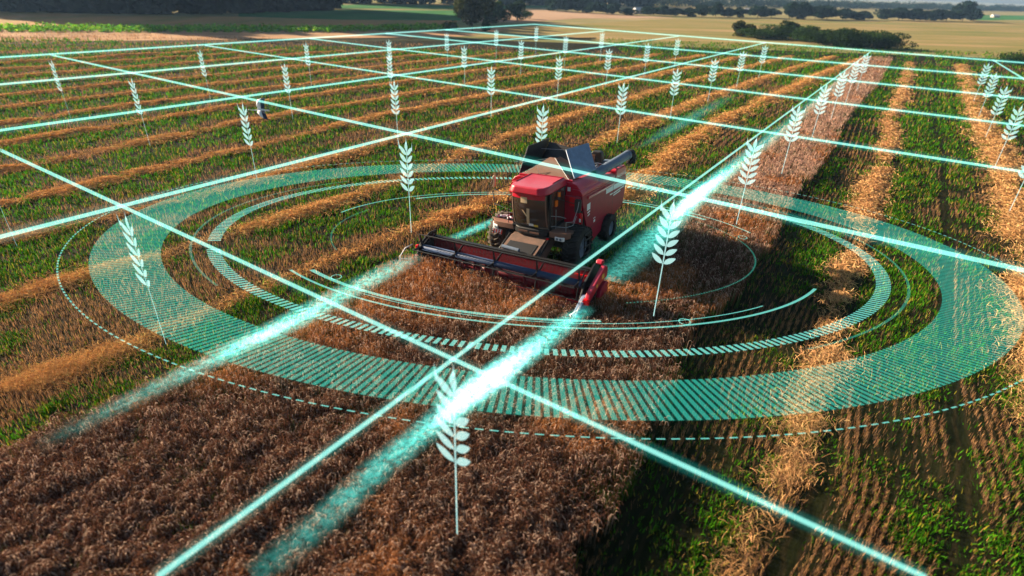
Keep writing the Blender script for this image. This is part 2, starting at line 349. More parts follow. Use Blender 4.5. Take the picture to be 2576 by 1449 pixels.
# ------------------------------------------------------------------ windrows of straw
def windrow(curve, off, y0, y1, label, wid=.95, hgt=.26, gap=.42, seed=0, dens=1.0, col=(.66, .34, .125)):
    """a ridge of loose straw along x = curve(y) + off, with strands lying over it; the straw breaks up near the camera"""
    ys = [y0]
    while ys[-1] < y1: ys.append(ys[-1] + max(.12, ys[-1] * .006))
    ys = np.array(ys); m = 11
    cx = curve(ys) + off + (fbm(ys * .12, ys * 0 + seed, seed) - .5) * 1.1 + (fbm(ys * .9, ys * 0, seed + 4) - .5) * .35
    lump = np.clip((fbm(ys * .34, ys * 0 + 3.3 * seed, seed + 7, 4) - gap - .03) * 5.5, 0, 1)
    lump = np.where(ys > 48, np.maximum(lump, .38), lump)
    j = np.linspace(-1, 1, m)
    X = cx[:, None] + j[None] * wid * (.40 + .6 * lump[:, None]) * (.7 + .7 * fbm(cx * 0 + np.arange(len(ys)) * .21, ys * 0, seed + 3))[:, None]; Y = ys[:, None] + 0 * j[None]
    prof = (1 - j ** 2) ** .8
    nz = fbm(X * 2.2, Y * 2.2, seed + 11, 4)
    Z = prof[None] * hgt * lump[:, None] * np.where(ys < 24, .16, .34)[:, None] * (.0 + 2.1 * nz) * (.3 + 1.4 * fbm(X * .8, Y * .8, seed + 19)) - .075 + .02
    v = np.stack([X, Y, Z], -1).reshape(-1, 3)
    i = np.arange(len(ys) - 1)[:, None] * m + np.arange(m - 1)[None]; i = i.ravel()
    q = np.stack([i, i + 1, i + m + 1, i + m], 1)
    cc = jit(col, len(v), .30); cc *= (.55 + .8 * nz.reshape(-1, 1))
    # strands
    L = np.sum(np.diff(ys)); ns = int(min(52000, 4600 * L / 6) * dens)
    u = rng.random(ns); sy = y0 * (y1 / y0) ** u
    li = np.interp(sy, ys, lump); kk = rng.random(ns) < li * 1.1 + .10; sy = sy[kk]; li = li[kk]; ns = len(sy)
    jj = np.clip(rng.normal(0, .68, ns), -2.1, 2.1)
    sx = np.interp(sy, ys, cx) + jj * wid * (.6 + .6 * li)
    sz_ = np.clip(1 - jj ** 2, 0, 1) ** .8 * hgt * li * np.where(sy < 24, .30, .5) * (.4 + 1.2 * fbm(sx * 2, sy * 2, seed + 2))
    sc_ = np.clip(sy / 20, .8, 4)
    ln = (.14 + .20 * rng.random(ns)) * sc_ ** .5; th = rng.random(ns) * 2 * math.pi; wd = np.where(sy < 15, .0055, .010) * sc_ * (1 + rng.random(ns))
    dx, dy = np.cos(th), np.sin(th); h0 = sz_ + .02 + .13 * rng.random(ns); tz = rng.normal(.05, .09, ns)
    V = np.zeros((ns, 6, 3), np.float32)
    for a, (s, bz) in enumerate(((-.5, 0), (0, .035), (.5, 0))):
        V[:, 2 * a, 0] = sx + dx * ln * s - dy * wd * .5; V[:, 2 * a, 1] = sy + dy * ln * s + dx * wd * .5
        V[:, 2 * a + 1, 0] = sx + dx * ln * s + dy * wd * .5; V[:, 2 * a + 1, 1] = sy + dy * ln * s - dx * wd * .5
        V[:, 2 * a, 2] = h0 + tz * s + bz; V[:, 2 * a + 1, 2] = h0 + tz * s + bz + wd * .6
    b = np.arange(ns)[:, None] * 6 + len(v)
    q2 = np.concatenate([b + np.array([[0, 1, 3, 2]]), b + np.array([[2, 3, 5, 4]])])
    C2 = jit(col, ns, .45); C2[rng.random(ns) < .15] *= 1.35; C2 = np.clip(C2, 0, .8)
    me = np_mesh('windrow', np.concatenate([v, V.reshape(-1, 3)]), np.concatenate([q, q2]), None, np.concatenate([np.clip(cc, 0, 1), np.repeat(C2, 6, 0)]))
    o = link('straw_windrow', me, STRAW); tag(o, label, 'windrow', 'straw windrows lying across the harvested field'); return o
ordn = ['', 'second', 'third', 'fourth', 'fifth', 'sixth', 'seventh', 'eighth', 'ninth', 'tenth', 'eleventh', 'twelfth', 'thirteenth', 'fourteenth']
windrow(ROW, 6.9, 28.5, 121, 'golden straw windrow laid directly behind the combine', gap=.33, hgt=.34, wid=.85, seed=1)
windrow(ROW, 0, 12.5, 124, 'golden straw windrow passing just left of the combine and its cutter bar', gap=.47, hgt=.30, wid=.80, seed=2, dens=1.9)
for k_ in range(1, 13):
    off = -7.7 * k_
    yy0 = max(9, 9 + (k_ - 1) * 4.8); y1 = 108 + min(0, 0) - 0 * k_
    windrow(ROW, off, yy0, 124 - k_ * 2.2, ('golden straw windrow next but one to the left of the combine' if k_ == 1 else '%s straw windrow counted leftwards from the combine' % ordn[k_ + 1]), gap=.47 if k_ < 4 else .41, hgt=.24 + .008 * k_, wid=.74, seed=3 + k_, dens=1.1 if k_ < 5 else .7)
windrow(Q1, 0, 6.5, 118, 'orange straw windrow just right of the uncut wheat strip', wid=.72, gap=.42, hgt=.24, seed=31, dens=.9, col=(.58, .32, .14))
windrow(Q2, 0, 12, 116, 'orange straw windrow farthest to the right of the wheat strip', wid=.9, gap=.26, hgt=.28, seed=33, col=(.58, .33, .14))

# ------------------------------------------------------------------ trees, bushes, woods, houses
def clump(n, cx, cy, cz, rx, ry, rz, leaf, cols, seed, lobes=9):
    rg = np.random.default_rng(seed)
    L = rg.normal(0, 1, (lobes, 3)); L /= np.linalg.norm(L, axis=1)[:, None]; L *= (.35 + .4 * rg.random((lobes, 1)))
    r = .34 + .22 * rg.random(lobes)
    w = rg.integers(0, lobes, n); d = rg.normal(0, 1, (n, 3)); d /= np.linalg.norm(d, axis=1)[:, None]
    p = L[w] + d * (r[w] * (.55 + .5 * rg.random(n) ** .5))[:, None]
    c = p * np.array([rx, ry, rz]) + np.array([cx, cy, cz])
    a = rg.normal(0, 1, (n, 3)); a /= np.linalg.norm(a, axis=1)[:, None]; b = np.cross(a, rg.normal(0, 1, (n, 3))); b /= np.linalg.norm(b, axis=1)[:, None]
    s = leaf * (.6 + .9 * rg.random(n))[:, None]
    v = np.stack([c - a * s, c - b * s * .7, c + a * s, c + b * s * .7], 1)
    tone = .6 + .8 * rg.random(lobes)
    cc = np.array(cols)[rg.integers(0, len(cols), n)] * (tone[w] * (.7 + .6 * rg.random(n)))[:, None]
    return v.reshape(-1, 3), np.arange(n * 4).reshape(-1, 4), np.repeat(np.clip(cc, 0, 1), 4, 0)
def join(parts):
    vs, qs, cs = [], [], []; o = 0
    for v, q, c in parts: vs.append(v); qs.append(q + o); cs.append(c); o += len(v)
    return np.concatenate(vs), np.concatenate(qs), np.concatenate(cs)
BARK = mat('bark', (.09, .07, .05), .9, noise=.5, nscale=4)
def trunk_mesh(h, r, seed):
    rd = random.Random(seed); bm = bmesh.new()
    def limb(a, b, ra, rb):
        d = (b - a); qn = d.to_track_quat('Z', 'Y'); ra_ = []
        for p, rr in ((a, ra), (a.lerp(b, .5) + Vector((rd.uniform(-.1, .1), rd.uniform(-.1, .1), 0)) * h * .1, (ra + rb) / 2), (b, rb)):
            ra_.append([bm.verts.new(p + qn @ Vector((math.cos(t * math.pi / 3) * rr, math.sin(t * math.pi / 3) * rr, 0))) for t in range(6)])
        for i in range(2):
            for t in range(6): bm.faces.new((ra_[i][t], ra_[i][(t + 1) % 6], ra_[i + 1][(t + 1) % 6], ra_[i + 1][t]))
    limb(Vector((0, 0, -.2)), Vector((0, 0, h * .75)), r, r * .35)
    for i in range(7):
        t = rd.uniform(.25, .7); a = rd.uniform(0, 6.28); l = h * rd.uniform(.2, .35)
        s = Vector((0, 0, h * t)); limb(s, s + Vector((math.cos(a) * l, math.sin(a) * l, l * .8)), r * .4, r * .1)
    me = bpy.data.meshes.new('trunk'); bm.to_mesh(me); bm.free(); return me
DG = [(.016, .040, .012), (.026, .058, .014), (.045, .080, .018)]
OG = [(.05, .06, .016), (.075, .075, .02), (.035, .05, .014)]
BG = [(.012, .032, .026), (.018, .042, .030), (.028, .052, .028)]
def tree(x, y, h, wd, label, cat='tree', group=None, cols=DG, n=3400, seed=1, trunkf=.18, lobes=12, leaf=None, name='tree'):
    b = ground(x, y); t = empty(name, b); tag(t, label, cat, group)
    leaf = leaf or max(.14, h * .045)
    v, q, c = clump(n, 0, 0, h * (.5 + trunkf * .5), wd / 2 * 1.25, wd / 2 * 1.25, h * .5 * (1.12 - trunkf), leaf, cols, seed, lobes)
    v[:, 2] = np.maximum(v[:, 2], .02)
    link('crown', np_mesh('crown', v, q, None, c), PLANT, t); link('trunk', trunk_mesh(h, h * .022, seed), BARK, t); return t
def px2m(x, y): return (ground(x, y) - Vector((0, 0, CAMH))).dot(fw) / F     # metres per pixel at a ground point
def tpx(x, yb, hp, wp, *a, **k):
    s = px2m(x, yb); return tree(x, yb, hp * s * 1.1, wp * s, *a, **k)
tpx(1188, 78, 96, 70, 'tall loose olive tree at the field edge, biggest of its clump', cols=OG, n=9000, seed=3, lobes=26, leaf=.34, group='trees of the clump in the field')
G1 = 'trees of the clump in the field'
tpx(1238, 62, 46, 46, 'rounded dark tree right next to the tall olive tree', n=3500, seed=4, group=G1)
tpx(1266, 57, 34, 32, 'small dark tree, middle one of the clump right of the olive tree', n=2200, seed=5, group=G1)
tpx(1300, 52, 38, 46, 'broad dark tree, last but one at the right end of the clump', n=3000, seed=6, group=G1)
tpx(1329, 48, 20, 30, 'low round bush-like tree at the right end of the clump', n=1800, seed=7, group=G1)
tpx(1135, 80, 22, 34, 'low green shrub at the left foot of the olive tree', 'shrub', n=1500, seed=8, group=G1, name='shrub', trunkf=0)
tpx(1222, 80, 30, 26, 'dark slim shrub between the olive tree and the round tree', 'shrub', n=1500, seed=9, group=G1, name='shrub', trunkf=0)
GB = 'bushes of the thicket at the right'
bush = [(1866, 92, 30, 36, 'round olive bush sticking up at the left end of the thicket'), (1900, 97, 20, 60, 'low dark bush beside the round olive bush of the thicket'),
        (1950, 97, 24, 60, 'dark bush in the left half of the thicket, below its tallest sprig'), (1984, 98, 34, 40, 'taller dark bush with a pointed top in the middle of the thicket'),
        (2020, 104, 30, 46, 'dark bush right of the pointed one in the thicket'), (2062, 112, 28, 50, 'low dark bush with yellow weeds at its foot in the thicket'),
        (2108, 117, 34, 60, 'broad dark bush near the middle of the thicket front'), (2150, 120, 34, 56, 'second bush from the dome-shaped one at the right end of the thicket'),
        (2195, 121, 30, 56, 'dark bush just left of the dome-shaped end bush'), (2235, 122, 28, 62, 'dome-shaped dark bush at the right end of the thicket')]
for i, (x, y, h, wd, lb) in enumerate(bush):
    tpx(x, y, h * 1.1, wd * 1.35, lb, 'bush', GB, n=5200, seed=20 + i, trunkf=0, cols=OG if i == 0 else DG, name='bush', lobes=14)
tpx(2568, 166, 32, 90, 'dark bush at the right edge of the picture', 'bush', n=2500, seed=40, trunkf=0, name='bush')
GV = 'trees of the far copse and village'
vt = [(1384, 27, 22, 26), (1402, 29, 26, 26), (1424, 30, 26, 28), (1448, 31, 24, 28), (1472, 32, 22, 26), (1492, 34, 20, 24), (1516, 35, 18, 24), (1545, 37, 20, 24), (1580, 38, 12, 34),
      (1636, 39, 16, 30), (1664, 40, 18, 30), (1700, 41, 14, 30), (1740, 42, 16, 34), (1766, 43, 22, 22), (1800, 43, 26, 24), (1830, 44, 16, 30), (1862, 44, 18, 26), (1905, 45, 22, 28), (1940, 45, 16, 34),
      (1985, 47, 28, 36), (2015, 48, 30, 34), (2050, 48, 24, 36), (2080, 49, 24, 34), (2120, 49, 18, 40), (2160, 50, 16, 40), (2225, 50, 20, 36), (2260, 51, 22, 40), (2300, 52, 20, 40), (2340, 52, 20, 40), (2380, 53, 20, 40), (2420, 53, 34, 44), (2448, 53, 16, 34)]
dirs = ['first', 'second', 'third', 'fourth', 'fifth', 'sixth', 'seventh', 'eighth', 'ninth', 'tenth', 'eleventh', 'twelfth', 'thirteenth', 'fourteenth', 'fifteenth', 'sixteenth', 'seventeenth', 'eighteenth', 'nineteenth', 'twentieth', 'twenty-first', 'twenty-second', 'twenty-third']
protos = []
for i, (x, y, h, wd) in enumerate(vt):
    if i < 9: lb = 'dark tree of the far copse left of the white-roofed house, %s from the left' % dirs[i]
    elif i < 25: lb = 'far village tree right of the white-roofed house, %s from the left' % dirs[i - 9]
    else: lb = 'dark tree of the far hedge on the right, %s from the left' % dirs[i - 25]
    s = px2m(x, y)
    if len(protos) < 4:
        t = tree(x, y, h * s * 1.2, wd * s * 1.3, lb, 'tree', GV, BG, 2200, 60 + i, .06, 12, h * s * .08); protos.append((t, h * s * 1.1, wd * s))
    else:
        p, ph_, pw = protos[i % 4]; t = p.copy(); COL.objects.link(t); t['label'] = lb
        for ch in p.children:
            c_ = ch.copy(); COL.objects.link(c_); c_.parent = t
        t.location = ground(x, y); t.scale = (wd * s / pw, wd * s / pw, h * s * 1.1 / ph_); t.rotation_euler = (0, 0, i * 1.3)
def wood(name, label, line, hp, depth, cols, n_each, step, seed):
    rg = random.Random(seed); parts = []; k = 0
    P = [ground(*p) for p in line]; 
    for a, b in zip(P[:-1], P[1:]):
        L = (b - a).length; m = max(1, int(L / step))
        for i in range(m):
            for dpt in range(depth):
                c0 = a.lerp(b, (i + rg.random()) / m) + Vector((rg.uniform(-1, 1) * step * .3, dpt * step * .8 + rg.uniform(0, .5) * step, 0))
                h = hp * rg.uniform(.75, 1.15); k += 1
                parts.append(clump(n_each, c0.x, c0.y, h * .5, step * .95, step * .95, h * .60, h * .085, cols, seed * 100 + k, 7))
    v, q, c = join(parts); v[:, 2] = np.maximum(v[:, 2], .02)
    o = link(name, np_mesh(name, v, q, None, c), PLANT); tag(o, label, 'forest', kind='stuff'); return o
FD = [(.010, .014, .008), (.016, .020, .010), (.022, .024, .014)]
wood('dark_forest', 'dark forest edge filling the top left of the view', [(-260, 12), (-60, 28), (150, 33), (400, 36), (600, 34), (760, 28), (836, 24)], 30, 4, FD, 460, 4.5, 5)
wood('blue_forest', 'distant blue-green forest behind the village and fields', [(820, 8), (1150, 12), (1300, 13), (1500, 16), (1640, 18)], 22, 3, BG, 260, 9, 6)
wood('far_forest', 'farthest low forest under the strip of sky at top right', [(1600, 16), (1800, 18), (2000, 20), (2200, 23), (2400, 26), (2620, 30)], 7.4, 3, BG, 160, 10, 7)
# the strip of tall green crop
v_, parts = [], []
line = [(-80, 80), (200, 81), (500, 82), (830, 81), (1150, 74)]; k = 0
P = [ground(*p) for p in line]
for a, b in zip(P[:-1], P[1:]):
    m = int((b - a).length / 1.4)
    for i in range(m):
        for d in range(7):
            c0 = a.lerp(b, (i + random.random()) / m); k += 1
            parts.append(clump(30, c0.x - d * .3, c0.y + d * 1.5, .45, 1.3, 1.3, .75, .20, [(.09, .30, .015), (.13, .38, .02), (.24, .40, .03)], 9000 + k, 3))
v, q, c = join(parts); v[:, 2] = np.maximum(v[:, 2], .02)
tag(link('tall_green_crop', np_mesh('tall_green_crop', v, q, None, c), PLANT), 'strip of tall bright green crop along the far edge of the field', 'crop', kind='stuff')

M_WALL = mat('house_wall', (.42, .38, .36), .9, noise=.2); M_WALLB = mat('brick_wall', (.30, .13, .09), .9, noise=.3)
M_ROOF = mat('pale_roof', (.55, .55, .58), .7, noise=.2); M_ROOFG = mat('grey_roof', (.25, .27, .31), .8, noise=.2); M_WIN = mat('window_dark', (.03, .035, .04), .2)
def box_bm(bm, x0, x1, y0, y1, z0, z1):
    vs = [bm.verts.new(p) for p in ((x0, y0, z0), (x1, y0, z0), (x1, y1, z0), (x0, y1, z0), (x0, y0, z1), (x1, y0, z1), (x1, y1, z1), (x0, y1, z1))]
    for f in ((3, 2, 1, 0), (4, 5, 6, 7), (0, 1, 5, 4), (1, 2, 6, 5), (2, 3, 7, 6), (3, 0, 4, 7)): bm.faces.new([vs[i] for i in f])
def bm_obj(name, bm, m, parent=None, bevel=0, smooth=False):
    me = bpy.data.meshes.new(name); bmesh.ops.recalc_face_normals(bm, faces=bm.faces); bm.to_mesh(me); bm.free()
    o = link(name, me, m, parent)
    if bevel:
        b = o.modifiers.new('bevel', 'BEVEL'); b.width = bevel; b.segments = 3; b.limit_method = 'ANGLE'; b.angle_limit = R(30)
    if smooth or bevel:
        for p in me.polygons: p.use_smooth = True
        if not smooth or bevel:
            es = o.modifiers.new('wn', 'WEIGHTED_NORMAL'); es.keep_sharp = True
    return o
def house(x, y, wm, hm, lb, wall, roof, rz=.3):
    t = empty('house', ground(x, y), rz); tag(t, lb, 'house', 'village houses far behind the field')
    bm = bmesh.new(); box_bm(bm, -wm / 2, wm / 2, -wm * .35, wm * .35, 0, hm * .55); bm_obj('wall', bm, wall, t)
    bm = bmesh.new(); e = wm * .06; a = wm / 2 + e; b = wm * .35 + e; z = hm * .55 + .02
    vs = [bm.verts.new(p) for p in ((-a, -b, z), (a, -b, z), (a, b, z), (-a, b, z), (-a, 0, hm), (a, 0, hm))]
    for f in ((0, 1, 5, 4), (2, 3, 4, 5), (0, 4, 3), (1, 2, 5), (3, 2, 1, 0)): bm.faces.new([vs[i] for i in f])
    bm_obj('roof', bm, roof, t)
    for i in (-1, 0, 1):
        bm = bmesh.new(); box_bm(bm, i * wm * .3 - wm * .06, i * wm * .3 + wm * .06, -wm * .35 - .06, -wm * .35 - .01, hm * .18, hm * .42); bm_obj('window', bm, M_WIN, t)
for x, y, wp, hp, lb, wl, rf in [(1608, 35, 26, 13, 'white-roofed house beside the far copse', M_WALL, M_ROOF), (1534, 33, 12, 8, 'grey-roofed shed half hidden behind the copse trees', M_WALL, M_ROOFG), (1722, 38, 16, 7, 'low house with a blue-grey roof between village trees', M_WALL, M_ROOFG),
                                 (1838, 38, 20, 10, 'brick house with a pale roof in the middle of the village', M_WALLB, M_ROOF), (1884, 36, 24, 12, 'long white-roofed house right of the brick house', M_WALL, M_ROOF), (2140, 42, 18, 8, 'small pinkish house at the right end of the village', M_WALLB, M_ROOF), (2502, 44, 16, 6, 'tiny far house beyond the right green field', M_WALL, M_ROOF)]:
    s = px2m(x, y); house(x, y, wp * s, hp * s * 1.15, lb, wl, rf, rz=(x % 7) * .1 - .2)
# ------------------------------------------------------------------ the combine harvester
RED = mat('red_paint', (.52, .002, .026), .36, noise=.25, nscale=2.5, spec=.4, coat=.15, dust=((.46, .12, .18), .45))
RED2 = mat('red_panel', (.34, .003, .028), .5, noise=.25, nscale=3, spec=.3)
HRED = mat('header_red', (.20, .004, .016), .5, noise=.4, nscale=5)
BLACK = mat('black_steel', (.012, .012, .014), .45, noise=.3, nscale=6)
DARK = mat('dark_plastic', (.02, .02, .022), .5)
GREY = mat('grey_paint', (.15, .20, .28), .42, metal=.1, noise=.2, nscale=6)
BLUEG = mat('grey_blue_sheet', (.19, .28, .43), .55, noise=.35, nscale=3)
TUBE = mat('reel_tube_paint', (.03, .06, .14), .6, noise=.3, spec=.25)
BROWN = mat('dusty_brown', (.20, .095, .062), .75, noise=.35, nscale=4, col2=(.17, .085, .06))
DUSTB = mat('dusty_floor', (.10, .065, .05), .85, noise=.5, nscale=3, col2=(.20, .11, .08))
RUBBER = mat('rubber', (.018, .017, .017), .8, noise=.3, nscale=10)
MUDRUB = mat('dusty_rubber', (.075, .055, .042), .9, noise=.5, nscale=6)
WHITE = mat('white_paint', (.78, .78, .80), .5)
CHROME = mat('lamp_chrome', (.8, .8, .82), .12, metal=.9)
LENS = mat('lamp_lens', (.75, .76, .78), .08, spec=.8)
ORANGE = mat('beacon_orange', (.85, .16, .01), .25)
YEL = mat('yellow_sticker', (.75, .52, .08), .6); STRIPER = mat('board_red', (.62, .05, .03), .5)
GLASS = mat('cab_glass', (.050, .032, .024), .12, spec=.7, coat=.5)
BEIGE = mat('cab_beige', (.62, .44, .27), .6); SKINL = mat('seat_cloth', (.12, .07, .05), .8)
STEEL = mat('steel', (.35, .36, .38), .4, metal=.8, noise=.3)
REDL = mat('red_lens', (.75, .01, .015), .25)
CPOS = Vector((1.12, 23.1, .05)); YAW = R(30); CROLL = R(3.5)
comb = empty('combine_harvester', CPOS)
ey_ = Vector((math.sin(YAW), math.cos(YAW), 0)); ex_ = Vector((math.cos(YAW), -math.sin(YAW), 0)); ez_ = Vector((0, 0, 1))
ex2 = ex_ * math.cos(CROLL) + ez_ * math.sin(CROLL); ez2 = ez_ * math.cos(CROLL) - ex_ * math.sin(CROLL)
comb.rotation_euler = Matrix((ex2, ey_, ez2)).transposed().to_euler()
tag(comb, 'red combine harvester with open grain tank flaps cutting wheat in the field', 'combine harvester')
def part(name, bm, m, parent=comb, bevel=.02, smooth=False, label=None):
    o = bm_obj(name, bm, m, parent, bevel, smooth)
    if label: o['label'] = label
    return o
def boxes(*bs):
    bm = bmesh.new()
    for b in bs: box_bm(bm, *b)
    return bm
def prism(bm, pts, x0, x1, axis=0):
    """pts in the two other axes, extruded along axis"""
    def P(a, p): return (a, p[0], p[1]) if axis == 0 else ((p[0], a, p[1]) if axis == 1 else (p[0], p[1], a))
    A = [bm.verts.new(P(x0, p)) for p in pts]; B = [bm.verts.new(P(x1, p)) for p in pts]; n = len(pts)
    bm.faces.new(A); bm.faces.new(B[::-1])
    for i in range(n): bm.faces.new((A[i], B[i], B[(i + 1) % n], A[(i + 1) % n]))
def tube(bm, pts, r, seg=8, cap=True):
    pts = [Vector(p) for p in pts]; rings = []
    for i, p in enumerate(pts):
        d = (pts[min(i + 1, len(pts) - 1)] - pts[max(i - 1, 0)]).normalized(); qn = d.to_track_quat('Z', 'Y')
        rr = r[i] if isinstance(r, (list, tuple)) else r
        rings.append([bm.verts.new(p + qn @ Vector((math.cos(2 * math.pi * k / seg) * rr, math.sin(2 * math.pi * k / seg) * rr, 0))) for k in range(seg)])
    for a, b in zip(rings[:-1], rings[1:]):
        # keep rings aligned
        off = min(range(seg), key=lambda o: (a[0].co - b[o].co).length)
        for k in range(seg): bm.faces.new((a[k], a[(k + 1) % seg], b[(k + 1 + off) % seg], b[(k + off) % seg]))
    if cap: bm.faces.new(rings[0][::-1]); bm.faces.new(rings[-1])
def slab(bm, quad, th):
    q_ = [Vector(p) for p in quad]; nrm = (q_[1] - q_[0]).cross(q_[3] - q_[0]).normalized() * th
    A = [bm.verts.new(p) for p in q_]; B = [bm.verts.new(p + nrm) for p in q_]; n = len(q_)
    bm.faces.new(A); bm.faces.new(B[::-1])
    for i in range(n): bm.faces.new((A[i], B[i], B[(i + 1) % n], A[(i + 1) % n]))
# wheels
def wheel(x, y, r, wd, rubber, lug=22):
    bm = bmesh.new(); prof = [(-.5, .55), (-.5, .80), (-.44, .93), (-.3, .965), (.3, .965), (.44, .93), (.5, .80), (.5, .55)]; N = 40; rg_ = []
    for i in range(N):
        a = 2 * math.pi * i / N; rg_.append([bm.verts.new((p[0] * wd, math.cos(a) * p[1] * r, math.sin(a) * p[1] * r)) for p in prof])
    for i in range(N):
        A, B = rg_[i], rg_[(i + 1) % N]
        for k in range(7): bm.faces.new((A[k], A[k + 1], B[k + 1], B[k]))
    for i in range(lug):
        for s in (-1, 1):
            a = 2 * math.pi * (i + (.5 if s > 0 else 0)) / lug; da = .16
            def pt(u, ang, rr): return (u * wd, math.cos(ang) * rr * r, math.sin(ang) * rr * r)
            vs = [bm.verts.new(pt(*p)) for p in ((0, a + da * 1.2, .95), (.5 * s, a, .90), (.5 * s, a + .08, .90), (0, a + da * 1.2 + .08, .95), (0, a + da * 1.2, 1.01), (.51 * s, a, .985), (.51 * s, a + .08, .985), (0, a + da * 1.2 + .08, 1.01))]
            for f in ((4, 5, 6, 7), (0, 1, 5, 4), (1, 2, 6, 5), (2, 3, 7, 6), (3, 0, 4, 7)): bm.faces.new([vs[k] for k in f])
    w_ = part('wheel', bm, rubber, comb, 0, True); w_.location = (x, y, r)
    bm = bmesh.new(); N = 28
    for s in (-1, 1):
        pr = [(.30 * s, .56), (.34 * s, .52), (.10 * s, .45), (.12 * s, .16), (.26 * s, .15), (.26 * s, .001)]; rr = []
        for i in range(N):
            a = 2 * math.pi * i / N; rr.append([bm.verts.new((p[0] * wd, math.cos(a) * p[1] * r, math.sin(a) * p[1] * r)) for p in pr])
        for i in range(N):
            for k in range(5): bm.faces.new((rr[i][k], rr[i][k + 1], rr[(i + 1) % N][k + 1], rr[(i + 1) % N][k]))
    part('rim', bm, GREY, w_, 0, True)
wheel(-1.72, -.05, .92, .72, MUDRUB); wheel(1.95, -.05, .92, .72, RUBBER); wheel(-1.45, 3.45, .66, .5, RUBBER, 18); wheel(2.0, 3.25, .68, .5, RUBBER, 18)
part('axle', boxes((-1.4, 1.6, -.2, .2, .75, 1.1), (-1.2, 1.7, 3.2, 3.45, .5, .75), (-.6, .9, -.6, 3.6, .95, 1.35)), BLACK, bevel=.03)
# body: side panels with the sloped front edge, rounded shoulder
sp_ = [(.35, 3.0), (.42, 2.6), (.72, 1.95), (.95, 1.4), (1.12, .70), (1.5, .52), (4.9, 1.15), (5.35, 1.35), (5.62, 2.3), (5.5, 2.72), (5.3, 2.8), (1.0, 2.98)]
bm = bmesh.new(); prism(bm, sp_, 1.86, 1.95); part('side_panel', bm, RED2, bevel=.03, label='dark red side panel with white stripes')
bm = bmesh.new(); prism(bm, sp_, -1.65, -1.56); part('side_panel', bm, RED2, bevel=.03)
# shoulder roll above the right panel: an arc profile across x, swept along y
def shoulder(x1, s, y0, y1, z0a, z0b, r, name='shoulder'):
    bm = bmesh.new(); A = []
    for y, z0 in ((y0, z0a), (y1, z0b)):
        row = [bm.verts.new((x1 - s * r * 1.9, y, z0 + r))]
        for k in range(9):
            t = math.pi / 2 * k / 8; row.append(bm.verts.new((x1 - s * r + s * r * math.sin(t), y, z0 + r * math.cos(t))))
        row.append(bm.verts.new((x1 - s * r * 1.9, y, z0))); A.append(row)
    n_ = len(A[0])
    for k in range(n_): bm.faces.new((A[0][k], A[0][(k + 1) % n_], A[1][(k + 1) % n_], A[1][k]))
    bm.faces.new(A[0]); bm.faces.new(A[1][::-1]); part(name, bm, RED, bevel=.012)
shoulder(1.93, 1, .40, 4.1, 2.98, 2.86, .26); shoulder(-1.63, -1, .40, 4.1, 2.98, 2.86, .26)
bm = bmesh.new(); prism(bm, [(.9, 2.74), (3.9, 2.60), (3.9, 2.72), (.9, 2.86)], 1.952, 2.0); part('moulding', bm, RED, bevel=.02)
part('core_body', boxes((-1.55, 1.85, .72, 5.3, 1.2, 2.9)), BLACK, bevel=.02)
bm = bmesh.new(); prism(bm, [(4.15, 2.80), (5.45, 2.72), (5.5, 2.95), (5.35, 3.22), (4.3, 3.26), (4.15, 3.2)], 1.15, 1.96); part('rear_hood', bm, RED, bevel=.06)
bm = bmesh.new(); prism(bm, [(4.4, 1.35), (5.6, 1.5), (5.75, 2.6), (5.4, 2.78), (4.4, 2.8)], -1.5, 1.83); part('straw_hood', bm, RED2, bevel=.05)
# white livery stripes on the side panel
for (ya, yb, za, zb, h) in ((3.9, 5.45, 2.47, 2.35, .24), (3.95, 5.30, 2.18, 2.18, .06), (3.95, 4.85, 2.07, 2.07, .06), (3.0, 3.84, 2.50, 2.46, .22), (3.5, 3.84, 2.22, 2.20, .06), (.88, 1.22, 2.36, 2.36, .30), (.95, 1.22, 2.10, 2.13, .07), (.98, 1.20, 1.96, 2.0, .06)):
    bm = bmesh.new(); prism(bm, [(ya, za - h / 2), (yb, zb - h / 2), (yb, zb + h / 2), (ya, za + h / 2)], 1.951, 1.957); part('stripe', bm, WHITE, bevel=0)
part('sticker', boxes((1.951, 1.957, 1.62, 1.86, 1.62, 1.66), (1.951, 1.957, 1.66, 1.84, 1.44, 1.56)), WHITE, bevel=0)
part('seam', boxes((1.951, 1.955, 3.86, 3.885, 1.1, 2.72), (1.951, 1.956, 1.3, 3.0, 1.30, 1.318)), BLACK, bevel=0)
# grain tank with arched front wall
arch = [(-1.62, 2.3), (-1.62, 3.05), (-1.57, 3.25), (-1.42, 3.42), (-1.2, 3.5), (1.38, 3.5), (1.62, 3.42), (1.80, 3.22), (1.86, 3.0), (1.86, 2.3)]
bm = bmesh.new(); prism(bm, arch, .46, 2.35, axis=1); part('grain_tank', bm, RED, bevel=.03)
part('tank_lip', boxes((-1.2, 1.4, .50, .56, 3.5, 3.60), (-1.2, 1.4, 2.25, 2.31, 3.5, 3.6)), RED, bevel=.01)
bm = bmesh.new(); slab(bm, [(-1.12, .60, 3.52), (1.30, .60, 3.52), (.18, 1.35, 4.22), (-.12, 1.35, 4.22)], .03); slab(bm, [(1.30, .62, 3.52), (1.32, 2.2, 3.55), (.20, 1.7, 4.2), (.18, 1.37, 4.2)], .03)
part('tank_flap', bm, BROWN, bevel=0, label='dusty brown front flap of the grain tank')
bm = bmesh.new(); slab(bm, [(-1.34, .66, 3.52), (-1.34, 2.9, 3.52), (-1.42, 3.72, 4.52), (-1.40, 1.62, 4.55)], .05); part('tank_cover', bm, BLACK, bevel=.01, label='black left tank cover standing open')
